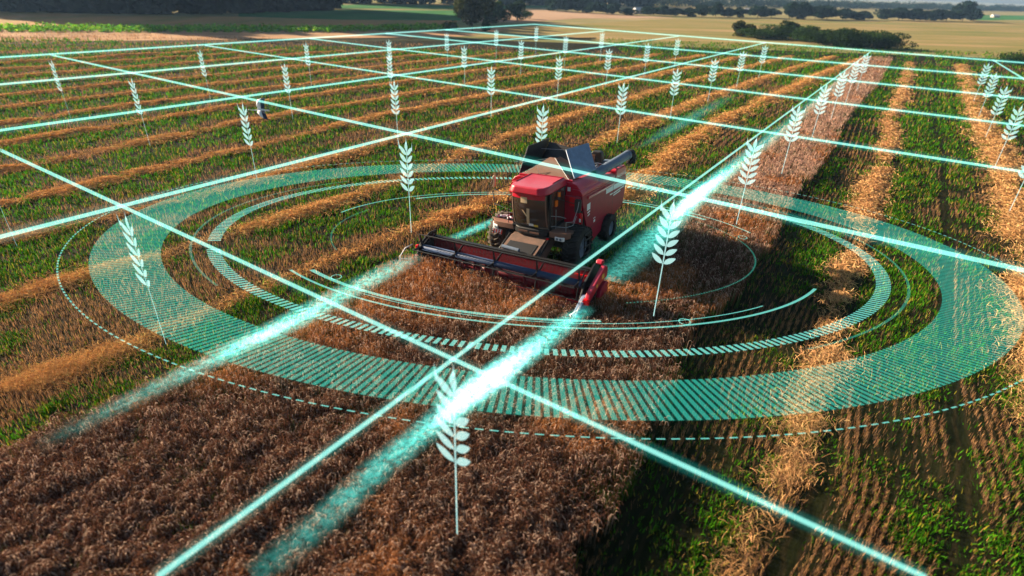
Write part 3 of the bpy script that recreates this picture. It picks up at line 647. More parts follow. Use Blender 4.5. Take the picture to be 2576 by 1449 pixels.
bm = bmesh.new(); slab(bm, [(1.32, .80, 3.56), (1.48, 2.75, 3.52), (.62, 3.75, 4.44), (.36, 1.90, 4.48)], .05); part('tank_cover', bm, BLUEG, bevel=.01, label='blue-grey right tank cover standing open')
bm = bmesh.new(); slab(bm, [(-1.30, 2.5, 3.5), (1.2, 2.5, 3.5), (.7, 3.3, 4.15), (-1.3, 3.6, 4.35)], .04); part('tank_flap', bm, BLACK, bevel=0, label='black rear flap of the grain tank')
bm = bmesh.new(); tube(bm, [(-1.32, 1.0, 3.95), (-.15, 1.35, 4.18)], .012); tube(bm, [(-.2, .58, 3.55), (-.45, .75, 4.0), (-1.0, .56, 3.55)], .009); tube(bm, [(.15, 1.3, 4.24), (1.2, .58, 3.56)], .015); tube(bm, [(-1.38, 2.8, 4.2), (.5, 3.2, 4.2)], .012)
part('stay_rod', bm, STEEL, bevel=0)
part('sticker', boxes((1.20, 1.34, .452, .458, 3.12, 3.30)), WHITE, bevel=0)
# engine deck
part('engine_deck', boxes((-1.5, 1.5, 2.4, 5.3, 2.90, 2.98)), BLACK, bevel=.01)
part('engine_cover', boxes((-.2, .85, 2.95, 3.9, 2.98, 3.42)), RED, bevel=.03)
eng = part('engine', boxes((-.6, .95, 4.0, 5.0, 2.98, 3.25), (-1.2, -.7, 3.1, 4.9, 2.98, 3.3)), DARK, bevel=.04)
bm = bmesh.new(); tube(bm, [(.9, 3.75, 3.15), (1.0, 4.1, 3.35), (.85, 4.5, 3.2)], .07, 10); tube(bm, [(.2, 4.2, 3.3), (.9, 4.4, 3.38), (1.1, 4.9, 3.2)], .05); part('pipe', bm, STEEL, eng, 0, True)
bm = bmesh.new(); prism(bm, [(.36, 3.0), (.36, 3.72), (.46, 3.86), (.86, 3.86), (.94, 3.75), (.94, 3.0)], 4.7, 5.05, axis=1); part('air_filter', bm, DARK, bevel=.04)
part('grille', boxes((.42, .62, 4.66, 4.70, 3.1, 3.7)), BROWN, bevel=.01)
bm = bmesh.new(); tube(bm, [(-.15, 4.55, 3.35), (.25, 4.55, 3.35)], .17, 14); part('exhaust', bm, DARK, bevel=.01)
part('radiator', boxes((.9, 1.4, 4.9, 5.3, 2.98, 3.4), (.5, 1.7, 5.05, 5.35, 2.98, 3.30)), GREY, bevel=.02)
bm = bmesh.new(); tube(bm, [(-1.2, 5.2, 3.0), (-1.2, 5.2, 3.95), (-1.1, 5.2, 4.02), (.55, 5.3, 4.02), (.65, 5.3, 3.95), (.65, 5.3, 3.2)], .02); part('guard_rail', bm, BLACK, bevel=0)
# unloading auger folded along the right side
bm = bmesh.new(); tube(bm, [(1.42, 2.75, 3.30), (1.60, 3.5, 3.42), (1.78, 4.3, 3.54), (2.04, 5.5, 3.72)], .215, 20)
aug = part('unloading_auger', bm, GREY, bevel=0, smooth=True, label='grey unloading tube folded back along the right side')
for t_ in (.03, .38, .93):
    a_ = Vector((1.42, 2.75, 3.30)).lerp(Vector((2.04, 5.5, 3.72)), t_); d_ = (Vector((.62, 2.75, .42))).normalized() * .035
    bm = bmesh.new(); tube(bm, [a_ - d_, a_ + d_], .23, 20); part('flange', bm, GREY, aug, .005)
bm = bmesh.new(); tube(bm, [(2.02, 5.42, 3.72), (2.07, 5.66, 3.70), (2.08, 5.74, 3.56), (2.08, 5.74, 3.24)], [.22, .23, .24, .22], 18); part('spout', bm, RUBBER, aug, 0, True)
bm = bmesh.new(); tube(bm, [(1.2, 2.7, 2.95), (1.25, 2.6, 3.25), (1.45, 2.8, 3.30)], .2, 16); part('elbow', bm, BLACK, aug, 0, True)
part('auger_cradle', boxes((1.72, 1.86, 4.35, 4.45, 2.9, 3.4), (1.62, 1.95, 4.3, 4.5, 3.34, 3.38)), GREY, bevel=.01)
# cab
CX = .22
bm = bmesh.new(); N = 14; rows_ = []
roofp = [(CX - .92, .50), (CX - .92, -1.15), (CX - .72, -1.56), (CX + .72, -1.56), (CX + .92, -1.15), (CX + .92, .50)]
prism(bm, [(CX - .96, .55), (CX - .96, -1.05), (CX - .86, -1.36), (CX - .62, -1.52), (CX + .62, -1.52), (CX + .86, -1.36), (CX + .96, -1.05), (CX + .96, .55)], 3.36, 3.66, axis=2)
for v_ in bm.verts:
    if v_.co.z > 3.5:
        v_.co.x = CX + (v_.co.x - CX) * .88; v_.co.y = v_.co.y + (.10 if v_.co.y < 0 else 0)
rf = part('cab_roof', bm, RED, bevel=.07, label='dusty red rounded cab roof')
part('roof_rib', boxes((CX - .80, CX - .76, -.9, .5, 3.66, 3.69), (CX + .74, CX + .78, -.5, .5, 3.66, 3.69), (CX - .8, CX + .8, .44, .48, 3.66, 3.69)), RED2, rf, .01)
part('cab_frame', boxes((CX - .90, CX - .80, -1.0, -.88, 1.8, 3.36), (CX + .80, CX + .90, -1.0, -.88, 1.8, 3.36), (CX - .90, CX - .80, .35, .5, 1.8, 3.36), (CX + .80, CX + .90, .35, .5, 1.8, 3.36), (CX - .9, CX + .9, .36, .46, 1.8, 3.36), (CX - .9, CX + .9, -1.05, .45, 1.72, 1.84)), BLACK, bevel=.02)
part('cab_side', boxes((CX - .90, CX - .86, -.88, .35, 1.84, 3.36)), RED, bevel=.01)
part('cab_door', boxes((CX + .86, CX + .90, -.86, .33, 1.9, 3.34)), GLASS, bevel=.01)
bm = bmesh.new(); K = 10; A = []
for zi, (z, dy) in enumerate(((1.86, .06), (2.2, -.05), (2.7, -.12), (3.1, -.14), (3.35, -.12))):
    A.append([bm.verts.new((CX + .84 * (2 * k / K - 1), -1.02 + dy - .17 * (1 - (2 * k / K - 1) ** 2), z)) for k in range(K + 1)])
for a_, b_ in zip(A[:-1], A[1:]):
    for k in range(K): bm.faces.new((a_[k], a_[k + 1], b_[k + 1], b_[k]))
ws = part('windscreen', bm, GLASS, bevel=0, smooth=True, label='dark curved windscreen')
def wsy(x, z): return -1.02 + np.interp(z, [1.86, 2.2, 2.7, 3.1, 3.35], [.06, -.05, -.12, -.14, -.12]) - .17 * (1 - ((x - CX) / .84) ** 2)
def onws(pts, m, name, off=.012):
    bm = bmesh.new(); n_ = len(pts); A = [bm.verts.new((x, wsy(x, z) - off, z)) for x, z in pts]; B = [bm.verts.new((x, wsy(x, z) - off - .006, z)) for x, z in pts]
    for i in range(0, n_ - 2, 2):
        bm.faces.new((B[i], B[i + 1], B[i + 3], B[i + 2])); 
    for i in range(0, n_ - 2, 2):
        bm.faces.new((A[i], A[i + 2], A[i + 3], A[i + 1]))
    return part(name, bm, m, ws, 0)
def strip(x0, z0, x1, z1, wd, k=8):
    r_ = []
    for i in range(k + 1):
        t = i / k; r_ += [(x0 + (x1 - x0) * t - wd / 2, z0 + (z1 - z0) * t), (x0 + (x1 - x0) * t + wd / 2, z0 + (z1 - z0) * t)]
    return r_
onws([(x, z) for x in np.linspace(CX - .78, CX + .78, 13) for z in (3.12, 3.34)], RED, 'sunshade')
onws(strip(CX - .02, 1.98, CX + .04, 2.72, .13), BEIGE, 'steering_column')
onws(strip(CX - .24, 2.62, CX - .04, 2.35, .08), BEIGE, 'lever')
onws([(x, z) for x in np.linspace(CX - .30, CX + .02, 5) for z in (2.95, 3.20)], BEIGE, 'visor_badge', .03)
onws([(x, z) for x in np.linspace(CX + .0, CX + .22, 3) for z in (1.92, 2.04)], WHITE, 'white_tag', .02)
onws([(x, z) for x in np.linspace(CX + .23, CX + .42, 3) for z in (1.90, 2.00)], YEL, 'yellow_tag', .02)
onws(strip(CX - .79, 1.9, CX - .79, 3.3, .05), DUSTB, 'window_trim'); onws(strip(CX + .79, 1.9, CX + .79, 3.3, .05), BROWN, 'window_trim')
onws([(x, z) for x in np.linspace(CX - .80, CX + .80, 13) for z in (1.87, 1.93)], DARK, 'window_trim')
bm = bmesh.new(); prism(bm, [(CX - .78, -1.02), (CX - .45, -1.2), (CX + .45, -1.2), (CX + .78, -1.02), (CX + .78, -.9), (CX - .78, -.9)], 1.50, 1.80, axis=2); part('cab_apron', bm, DARK, bevel=.04)
part('lettering_plate', boxes((CX - .50, CX - .05, -1.225, -1.21, 1.62, 1.70), (CX + .05, CX + .50, -1.225, -1.21, 1.60, 1.68)), BROWN, bevel=.005)
# walkways with rounded bumpers, lamps
for s in (-1, 1):
    x0, x1 = (CX - 2.12, CX - .88) if s < 0 else (CX + .90, CX + 1.78)
    part('walkway', boxes((x0, x1, -.72, .45, 1.66, 1.74)), DUSTB if s > 0 else DARK, bevel=.01)
    if s < 0: pl = [(x1, -.70), (x1, -.98), (x0 + .45, -.98), (x0 + .15, -.86), (x0 - .02, -.60), (x0 + .2, -.55)]
    else: pl = [(x0, -.70), (x0, -1.06), (x1 - .35, -1.12), (x1 - .1, -1.02), (x1, -.80), (x1 - .05, -.68)]
    bm = bmesh.new(); prism(bm, pl, 1.52, 1.78, axis=2); part('bumper', bm, BROWN, bevel=.03)
    bm = bmesh.new()
    if s < 0: prism(bm, [(x0 + .42, -1.01), (x0 + .12, -.90), (x0 - .05, -.62), (x0 + .02, -.60), (x0 + .2, -.82), (x0 + .42, -.93)], 1.40, 1.60, axis=2)
    else: prism(bm, [(x0 + .30, -1.14), (x1 - .18, -1.16), (x1 - .15, -1.05), (x0 + .30, -1.05)], 1.46, 1.62, axis=2)
    hl = part('headlight', bm, LENS, bevel=.015)
    bm = bmesh.new()
    if s > 0:
        for cxl in (x0 + .42, x0 + .58): tube(bm, [(cxl, -1.15, 1.54), (cxl, -1.165, 1.54)], .055, 14)
    else: tube(bm, [(x0 + .3, -.99, 1.5), (x0 + .29, -1.01, 1.5)], .06, 14)
    part('lamp_ring', bm, GREY, hl, 0)
part('fender', boxes((CX + .95, CX + 1.78, -.70, .60, 1.36, 1.64)), BLACK, bevel=.05)
bm = bmesh.new()
for yy in (-.15, .55): tube(bm, [(1.96, yy, 1.62), (2.30, yy, 1.60), (2.36, yy, 1.5), (2.34, yy, .55)], .022)
for zz in (.62, .92, 1.22, 1.5): tube(bm, [(2.34, -.15, zz), (2.34, .55, zz)], .028)
part('ladder', bm, BLACK, bevel=0)
bm = bmesh.new(); box_bm(bm, -1.82, -1.34, -.905, -.885, 1.14, 1.38); wb_ = part('warning_board', bm, WHITE, bevel=.004)
bm = bmesh.new()
for k in range(4):
    xx = -1.80 + k * .135; prism(bm, [(xx, 1.15), (xx + .06, 1.15), (xx + .12, 1.37), (xx + .06, 1.37)], -.912, -.906, axis=1)
part('board_stripe', bm, STRIPER, wb_, 0)
part('marker_lamp', boxes((1.02, 1.14, -1.16, -1.08, 1.40, 1.48)), REDL, bevel=.01)
# rails
bm = bmesh.new()
tube(bm, [(-1.85, -.62, 1.75), (-1.85, -.62, 3.0), (-1.78, -.66, 3.08), (-.80, -.95, 3.02)], .016); tube(bm, [(-1.85, -.62, 2.42), (-.82, -.95, 2.38)], .014); tube(bm, [(-.95, -.92, 1.75), (-.95, -.92, 2.9)], .016)
tube(bm, [(-1.85, -.62, 3.05), (-1.2, .2, 3.2)], .022); tube(bm, [(-1.85, -.62, 2.4), (-1.2, .2, 2.45)], .016); tube(bm, [(-1.85, -.62, 1.8), (-1.3, .1, 2.15)], .012)
part('hand_rail', bm, BLACK, bevel=0)
bm = bmesh.new()
tube(bm, [(1.15, -.95, 1.98), (1.78, -.82, 1.98), (1.95, -.5, 2.0), (2.0, -.3, 2.35)], .015); tube(bm, [(1.15, -.95, 2.42), (1.55, -.9, 2.44), (1.78, -.82, 2.38)], .015); tube(bm, [(1.78, -.82, 1.75), (1.78, -.82, 2.2)], .016)
tube(bm, [(1.78, -.82, 2.2), (2.0, -.6, 2.2), (2.05, -.3, 2.7), (2.05, -.2, 2.95)], .015); tube(bm, [(1.2, -.6, 1.75), (1.2, -.6, 2.6)], .015)
part('hand_rail', bm, STEEL, bevel=0)
# mirrors
bm = bmesh.new(); prism(bm, [(1.80, 2.48), (1.84, 2.42), (2.04, 2.42), (2.08, 2.48), (2.10, 2.95), (2.05, 3.02), (1.86, 3.02), (1.80, 2.96)], -.12, -.02, axis=1); mr_ = part('mirror', bm, DARK, bevel=.03)
part('mirror_glass', boxes((1.84, 2.05, -.02, -.012, 2.5, 2.95)), CHROME, mr_, 0)
bm = bmesh.new(); tube(bm, [(1.1, -.1, 2.9), (1.8, -.1, 2.8)], .015); part('mirror_arm', bm, BLACK, mr_, 0)
bm = bmesh.new(); prism(bm, [(-2.35, 2.98), (-2.30, 2.90), (-2.20, 3.0), (-2.18, 3.42), (-2.24, 3.5), (-2.34, 3.4)], .02, .10, axis=1); ml_ = part('mirror', bm, BEIGE, bevel=.02)
bm = bmesh.new(); tube(bm, [(-2.28, .0, 3.4), (-2.3, -.1, 2.9), (-2.1, -.3, 2.7), (-1.85, -.62, 2.6)], .017); tube(bm, [(-2.28, -.02, 3.3), (-2.42, -.2, 2.95), (-2.42, -.4, 2.2), (-2.0, -.6, 1.9)], .012); part('mirror_arm', bm, BLACK, ml_, 0)
# engine-bay panel between cab and tank, lamps, extinguisher
part('service_panel', boxes((CX + .90, 1.84, .36, .44, 1.75, 2.95)), RED, bevel=.02)
part('tail_lamp', boxes((1.36, 1.62, .32, .355, 2.52, 2.92)), REDL, bevel=.02)
bm = bmesh.new(); tube(bm, [(1.98, .20, 1.85), (1.98, .20, 2.28), (1.98, .20, 2.34)], [.075, .075, .04], 14); fx = part('fire_extinguisher', bm, REDL, bevel=0, smooth=True)
bm = bmesh.new(); tube(bm, [(1.98, .20, 2.34), (1.98, .20, 2.42)], .025, 8); part('valve', bm, DARK, fx, 0); part('tag', boxes((1.94, 2.02, .115, .121, 1.95, 2.1)), WHITE, fx, 0)
bm = bmesh.new(); tube(bm, [(2.10, .35, 2.5), (2.12, -.02, 2.45), (2.12, -.02, 1.8), (2.05, .3, 1.75)], .013); part('holder', bm, BLACK, bevel=0)
bm = bmesh.new(); tube(bm, [(CX + .98, -.35, 3.10), (CX + .98, -.35, 3.30)], .07, 16); bc = part('beacon', bm, ORANGE, bevel=.01, label='orange beacon on the right of the cab')
bm = bmesh.new(); tube(bm, [(CX + .98, -.35, 3.30), (CX + .98, -.35, 3.33)], .05, 12); tube(bm, [(CX + .98, -.35, 2.98), (CX + .98, -.35, 3.10)], .045, 12); part('beacon_base', bm, DARK, bc, 0)
part('indicator', boxes((CX + .91, CX + 1.0, -.62, -.45, 2.72, 2.98)), ORANGE, bevel=.02)
# cobbles / bottles lying on the left walkway
rd_ = random.Random(3); bm = bmesh.new()
for k in range(7):
    cx_, cy_ = -1.75 + .12 * k + rd_.uniform(-.03, .03), -.45 + rd_.uniform(-.2, .25); mt = Matrix.Translation((cx_, cy_, 1.80)) @ Matrix.Rotation(rd_.uniform(0, 3), 4, 'Z') @ Matrix.Diagonal((.15, .055, .055, 1))
    bmesh.ops.create_icosphere(bm, subdivisions=2, radius=1, matrix=mt)
part('water_bottle_pile', bm, mat('cloudy_plastic', (.5, .55, .62), .35), bevel=0, smooth=True, label='pile of pale bottles on the left walkway')
# feeder house
bm = bmesh.new(); prism(bm, [(-.3, 1.05), (-.9, 1.45), (-1.25, 1.42), (-2.55, .95), (-2.75, .72), (-2.6, .25), (-1.2, .55)], -.62, 1.06); fh = part('feeder_house', bm, DUSTB, bevel=.03, label='dusty brown feeder house')
bm = bmesh.new(); slab(bm, [(-.45, -2.42, 1.03), (.90, -2.42, 1.03), (.90, -1.62, 1.31), (-.45, -1.62, 1.31)], -.03); part('hatch_plate', bm, DARK, fh, .01)
bm = bmesh.new(); tube(bm, [(-.50, -2.20, 1.22), (.35, -2.25, 1.20)], .09, 8); part('drive_cover', bm, GREY, fh, .01)
bm = bmesh.new(); tube(bm, [(1.15, -1.15, 1.40), (1.15, -2.5, .80)], .06, 10); tube(bm, [(-.72, -1.15, 1.40), (-.72, -2.5, .80)], .06, 10); part('lift_cylinder', bm, BLACK, fh, 0, True)
bm = bmesh.new(); slab(bm, [(.05, -2.47, 1.03), (.22, -2.47, 1.03), (.22, -2.36, 1.07), (.05, -2.36, 1.07)], -.04); slab(bm, [(.32, -2.47, 1.03), (.48, -2.47, 1.03), (.48, -2.36, 1.07), (.32, -2.36, 1.07)], -.04); part('sticker', bm, YEL, fh, 0)

# ---- header (a part of the machine with its own pieces)
XL, XR = -3.72, 3.92
bm = bmesh.new(); prism(bm, [(-2.62, 1.22), (-2.72, 1.22), (-2.80, .45), (-3.0, .26), (-3.95, .20), (-3.95, .16), (-2.95, .16), (-2.62, .25)], XL, XR)
hd = part('header', bm, HRED, bevel=.015, label='wide cutting header with its reel')
bm = bmesh.new()
for xx in (XL, XR): box_bm(bm, xx - .03, xx + .03, -2.9, -2.6, 1.2, 1.32)
box_bm(bm, XL, XR, -2.74, -2.58, 1.20, 1.30); part('top_beam', bm, BLACK, hd, .01)
bm = bmesh.new(); prism(bm, [(-2.50, 1.50), (-2.62, .25), (-3.5, .2), (-4.2, .42), (-3.6, 1.25), (-2.95, 1.52)], XL - .06, XL); part('end_panel', bm, BLACK, hd, .01)
bm = bmesh.new(); prism(bm, [(-2.45, 1.58), (-2.6, .25), (-3.5, .2), (-4.25, .42), (-3.7, 1.2), (-2.85, 1.60)], XR, XR + .07); part('end_panel', bm, BLACK, hd, .01)
bm = bmesh.new(); tube(bm, [(XL + .1, -3.2, .52), (XR - .1, -3.2, .52)], .17, 20)
for s, xa, xb in ((1, XL + .15, -.5), (-1, XR - .15, .9)):
    nst = 110; turns = abs(xb - xa) / .55; pv = None
    for i in range(nst + 1):
        t = i / nst; a = s * turns * 2 * math.pi * t; xx = xa + (xb - xa) * t
        p0 = bm.verts.new((xx, -3.2 + math.cos(a) * .17, .52 + math.sin(a) * .17)); p1 = bm.verts.new((xx, -3.2 + math.cos(a) * .31, .52 + math.sin(a) * .31))
        if pv: bm.faces.new((pv[0], pv[1], p1, p0))
        pv = (p0, p1)
part('table_auger', bm, HRED, hd, 0, True)
bm = bmesh.new(); box_bm(bm, XL, XR, -4.02, -3.95, .15, .19)
xx = XL + .04
while xx < XR:
    prism(bm, [(xx, -4.02), (xx + .02, -4.14), (xx + .04, -4.02)], .155, .18, axis=2); xx += .076
part('cutter_bar', bm, STEEL, hd, 0)
RC = Vector((0, -3.70, 1.13)); RR = .62
bm = bmesh.new(); tube(bm, [(XL + .12, RC.y, RC.z), (XR - .1, RC.y, RC.z)], .13, 24); reel = part('reel', bm, TUBE, hd, 0, True, label='blue-black reel tube')
bats = [R(100) + k * 2 * math.pi / 5 for k in range(5)]
for xx in (XL + .16, -1.78, .10, 2.02, XR - .16):
    bm = bmesh.new()
    for a in bats:
        p = Vector((xx, RC.y + math.cos(a) * RR, RC.z + math.sin(a) * RR)); d = (p - Vector((xx, RC.y, RC.z))).normalized(); n_ = Vector((0, -d.z, d.y)) * .045; h_ = Vector((.012, 0, 0)); c_ = Vector((xx, RC.y, RC.z)) + d * .1
        q_ = [c_ - n_ * 1.7, c_ + n_ * 1.7, p + n_ * .6, p - n_ * .6]; A = [bm.verts.new(z_ - h_) for z_ in q_]; B = [bm.verts.new(z_ + h_) for z_ in q_]
        bm.faces.new(A); bm.faces.new(B[::-1])
        for i in range(4): bm.faces.new((A[i], B[i], B[(i + 1) % 4], A[(i + 1) % 4]))
    tube(bm, [(xx - .02, RC.y, RC.z), (xx + .02, RC.y, RC.z)], .17, 12); part('spider', bm, BLACK, reel, 0)
for a in bats:
    y_, z_ = RC.y + math.cos(a) * RR, RC.z + math.sin(a) * RR; bm = bmesh.new(); tube(bm, [(XL + .1, y_, z_), (XR - .08, y_, z_)], .024, 8)
    xx = XL + .2
    while xx < XR - .1:
        tube(bm, [(xx, y_, z_), (xx, y_ - .015, z_ - .14), (xx, y_ - .06, z_ - .27)], .0055, 4, False); xx += .16
    part('bat', bm, BLACK, reel, 0)
# reel arms
bm = bmesh.new(); tube(bm, [(XL - .02, -2.6, 1.35), (XL + .04, RC.y, RC.z)], .04); part('reel_arm', bm, BLACK, hd, 0); bm = bmesh.new(); tube(bm, [(XR + .0, -2.55, 1.35), (XR - .03, RC.y, RC.z)], .04); part('reel_arm', bm, BLACK, hd, 0)
# right end: faceted red shield, lower fender, drive
bm = bmesh.new(); prism(bm, [(-2.42, 1.32), (-2.50, 1.50), (-2.68, 1.54), (-3.95, .98), (-4.12, .74), (-4.02, .64), (-3.0, .98), (-2.46, 1.02)], XR + .22, XR + .42)
for v_ in bm.verts:
    if v_.co.x > XR + .3 and v_.co.z > 1.0: v_.co.x -= .0
part('side_shield', bm, RED, hd, .05, label='faceted red shield on the right header end')
bm = bmesh.new(); prism(bm, [(-2.40, 1.52), (-2.44, 1.66), (-2.62, 1.70), (-2.72, 1.58), (-2.66, 1.52)], XR + .02, XR + .26); part('knife_drive_cap', bm, RED, hd, .03)
bm = bmesh.new(); prism(bm, [(-2.4, .80), (-2.6, .90), (-3.0, .78), (-3.25, .45), (-3.1, .38), (-2.45, .42)], XR + .28, XR + .46); part('lower_fender', bm, RED2, hd, .05)
part('sticker', boxes((XR + .421, XR + .427, -3.00, -2.80, 1.12, 1.30), (XR + .421, XR + .427, -3.5, -3.38, .98, 1.10)), YEL, hd, 0)
part('reflector', boxes((XR - .75, XR - .08, -2.86, -2.82, .98, 1.06), (XR + .18, XR + .42, -4.20, -4.06, .56, .78)), REDL, hd, .01)
part('chain_case', boxes((XR + .07, XR + .22, -3.6, -2.5, .3, 1.0)), BLACK, hd, .03)
# dividers: white bent pipes at both ends
bm = bmesh.new(); tube(bm, [(XR + .25, -4.1, .85), (XR + .26, -4.45, .82), (XR + .27, -4.75, .62), (XR + .2, -5.05, .40), (XR + .05, -4.9, .45), (XR + .3, -4.6, .62)], .022, 8); part('crop_divider', bm, WHITE, hd, 0, True)
bm = bmesh.new(); tube(bm, [(XL - .12, -4.0, 1.32), (XL - .28, -4.30, 1.22), (XL - .34, -4.60, .95), (XL - .22, -4.78, .68), (XL + .12, -4.75, .52), (XL + .45, -4.55, .55), (XL + .5, -4.4, .62)], .022, 8); tube(bm, [(XL - .30, -4.66, .86), (XL + .25, -4.3, .80)], .014); part('crop_divider', bm, WHITE, hd, 0, True)
bm = bmesh.new(); prism(bm, [(-3.9, .85), (-4.0, .78), (-4.55, .42), (-4.6, .3), (-3.9, .3)], XL - .10, XL + .08); part('divider_nose', bm, HRED, hd, .03)
bm = bmesh.new(); prism(bm, [(-3.9, .85), (-4.0, .78), (-4.75, .40), (-4.8, .3), (-3.9, .3)], XR + .05, XR + .24); part('divider_nose', bm, BLUEG, hd, .03)
part('end_lamp', boxes((XL - .22, XL - .1, -3.75, -3.62, 1.02, 1.16)), REDL, hd, .01)

# ------------------------------------------------------------------ the stork flying over the stubble
bp = ground(655, 278, 2.2)
bird = empty('stork', bp); tag(bird, 'white stork with black wing ends flying low over the stubble', 'bird')
BW = mat('feather_white', (.75, .78, .82), .7); BK = mat('feather_black', (.012, .02, .05), .6); BRK = mat('beak_red', (.5, .12, .06), .5)
k_ = .78
bm = bmesh.new(); pr = [(-1.05, .02, .05), (-.9, .025, .045), (-.55, .04, .02), (-.30, .09, 0), (0, .17, -.02), (.3, .15, 0), (.5, .07, .02), (.72, .10, .02), (.80, .02, .02)]
tube(bm, [(x_, 0, z_) for x_, r_, z_ in pr], [r_ for x_, r_, z_ in pr], 12); b_ = bm_obj('body', bm, BW, bird, 0, True)
def wing(s):
    bm = bmesh.new(); span = [(0.08, -.22, .34, .06), (.45, -.30, .38, .26), (.8, -.26, .40, .38), (1.15, -.10, .46, .34), (1.35, .14, .44, .26)]; A = []
    for y_, f_, r_, z_ in span: A.append([bm.verts.new((f_, s * y_, z_)), bm.verts.new((f_ * .6 + r_ * .15, s * y_, z_ + .05)), bm.verts.new((f_ * .25 + r_ * .35, s * y_, z_ + .03))])
    for a_, c_ in zip(A[:-1], A[1:]):
        for j in range(2): bm.faces.new((a_[j], c_[j], c_[j + 1], a_[j + 1]))
    o1 = bm_obj('wing', bm, BW, bird, 0, True); sm = o1.modifiers.new('s', 'SOLIDIFY'); sm.thickness = .02
    bm = bmesh.new(); A = []
    for i in range(15):
        t = i / 14; y_ = .1 + 1.32 * t; f_ = np.interp(y_, [q_[0] for q_ in span], [q_[1] * .25 + q_[2] * .35 for q_ in span]); z_ = np.interp(y_, [q_[0] for q_ in span], [q_[3] for q_ in span])
        tip = np.interp(t, [0, .5, 1], [.34, .42, .46]) + (.03 if i % 2 else 0)
        A.append([bm.verts.new((f_ - .02, s * y_, z_ + .025)), bm.verts.new((f_ + tip * .8, s * (y_ + .12 * t), z_ + .0))])
    for a_, c_ in zip(A[:-1], A[1:]): bm.faces.new((a_[0], c_[0], c_[1], a_[1]))
    f = bm_obj('flight_feathers', bm, BK, o1, 0); sm = f.modifiers.new('s', 'SOLIDIFY'); sm.thickness = .012
wing(1); wing(-1)
bm = bmesh.new(); tube(bm, [(-1.02, 0, .05), (-1.22, 0, .035)], [.02, .005], 6); bm_obj('beak', bm, BRK, bird)
bm = bmesh.new(); tube(bm, [(.45, .04, -.04), (1.05, .04, 0)], .012, 6); tube(bm, [(.45, -.04, -.04), (1.05, -.04, 0)], .012, 6); bm_obj('legs', bm, BRK, bird)
bird.rotation_euler = (R(30), R(4), R(24)); bird.scale = (k_, k_, k_)

# ------------------------------------------------------------------ the light grid, rings and wheat symbols
CY = (.16, .95, .82)
M_CORE = glow_mat('light_core', (.36, .95, .84), .135, cover=.0)
M_HALO = glow_mat('light_halo', (.03, .75, .62), .020, rim=True)
M_RING = glow_mat('light_ring', (.07, .80, .60), .115); M_RING2 = glow_mat('light_ring_bright', (.26, .98, .82), .19)
M_BEAM = glow_mat('light_beam', (.14, .95, .80), .70, attr=True)
M_ICON = glow_mat('light_symbol', (.58, 1.0, .94), .25, cover=.2)
GZ = 4.2
def line_tube(p0, p1, w0, w1, label, glow=True, n=40):
    """a straight beam of light at GZ above the field; widths as the photograph shows them"""
    a = ground(*p0, GZ); b = ground(*p1, GZ); o = Vector((0, 0, CAMH))
    def mk(scale, name, m, parent=None):
        bm = bmesh.new(); pts = []; rs = []
        for i in range(n + 1):
            p = a.lerp(b, i / n); d = (p - o).dot(fw) / F; t_ = ((i / n)); 
            pts.append(p); rs.append(0)
        da = (a - o).dot(fw) / F * w0 / 2; db = (b - o).dot(fw) / F * w1 / 2
        # radius linear along the beam keeps the seen width even
        for i in range(n + 1): rs[i] = (da + (db - da) * i / n) * scale
        tube(bm, pts, rs, 12, False); bmesh.ops.recalc_face_normals(bm, faces=bm.faces)
        me = bpy.data.meshes.new(name); bm.to_mesh(me); bm.free()
        for p in me.polygons: p.use_smooth = True
        return link(name, me, m, parent)
    c_ = mk(.80, 'light_line', M_CORE); tag(c_, label, 'light line', 'glowing grid lines above the field')
    if glow: mk(3.0, 'halo', M_HALO, c_)
line_tube((0, 377), (2330, 1453), 10, 17, 'thick glowing line slanting from the left edge to the bottom right of the field')
line_tube((395, 1452), (2190, 130), 19, 3, 'thick glowing line from the bottom left past the combine to the far bushes')
line_tube((128, 138), (2640, 694), 5, 15, 'glowing line crossing in front of the open grain tank of the combine')
line_tube((-40, 606), (1926, 107), 13, 3, 'glowing line passing behind the combine from the left edge at its widest spacing')
line_tube((-30, 332), (1707, 91), 8, 2.6, 'glowing line starting at the left edge beside the leftmost wheat symbol base')
line_tube((-30, 215), (1520, 78), 6, 2.6, 'second farthest glowing line running along the left field')
line_tube((-30, 146), (1343, 61), 5, 2.6, 'farthest glowing line along the left field, edge of the grid')
line_tube((515, 114), (2640, 442), 3.5, 8, 'glowing line above the combine crossing the whole wheat strip')
line_tube((780, 97), (2640, 324), 3, 6, 'thin glowing line starting on the far left edge and crossing right above the unloading tube')
line_tube((970, 84), (2640, 254), 3, 5, 'thin glowing line running right just below the row of smallest wheat symbols')
line_tube((1120, 75), (2640, 203), 2.6, 4.5, 'thin glowing line, second one below the far right edge of the grid')
line_tube((1343, 61), (2640, 163), 2.6, 4, 'farthest glowing line on the right, passing the thicket of bushes')
line_tube((2498, 151), (2640, 238), 3, 6, 'short glowing line in the top right corner of the grid')

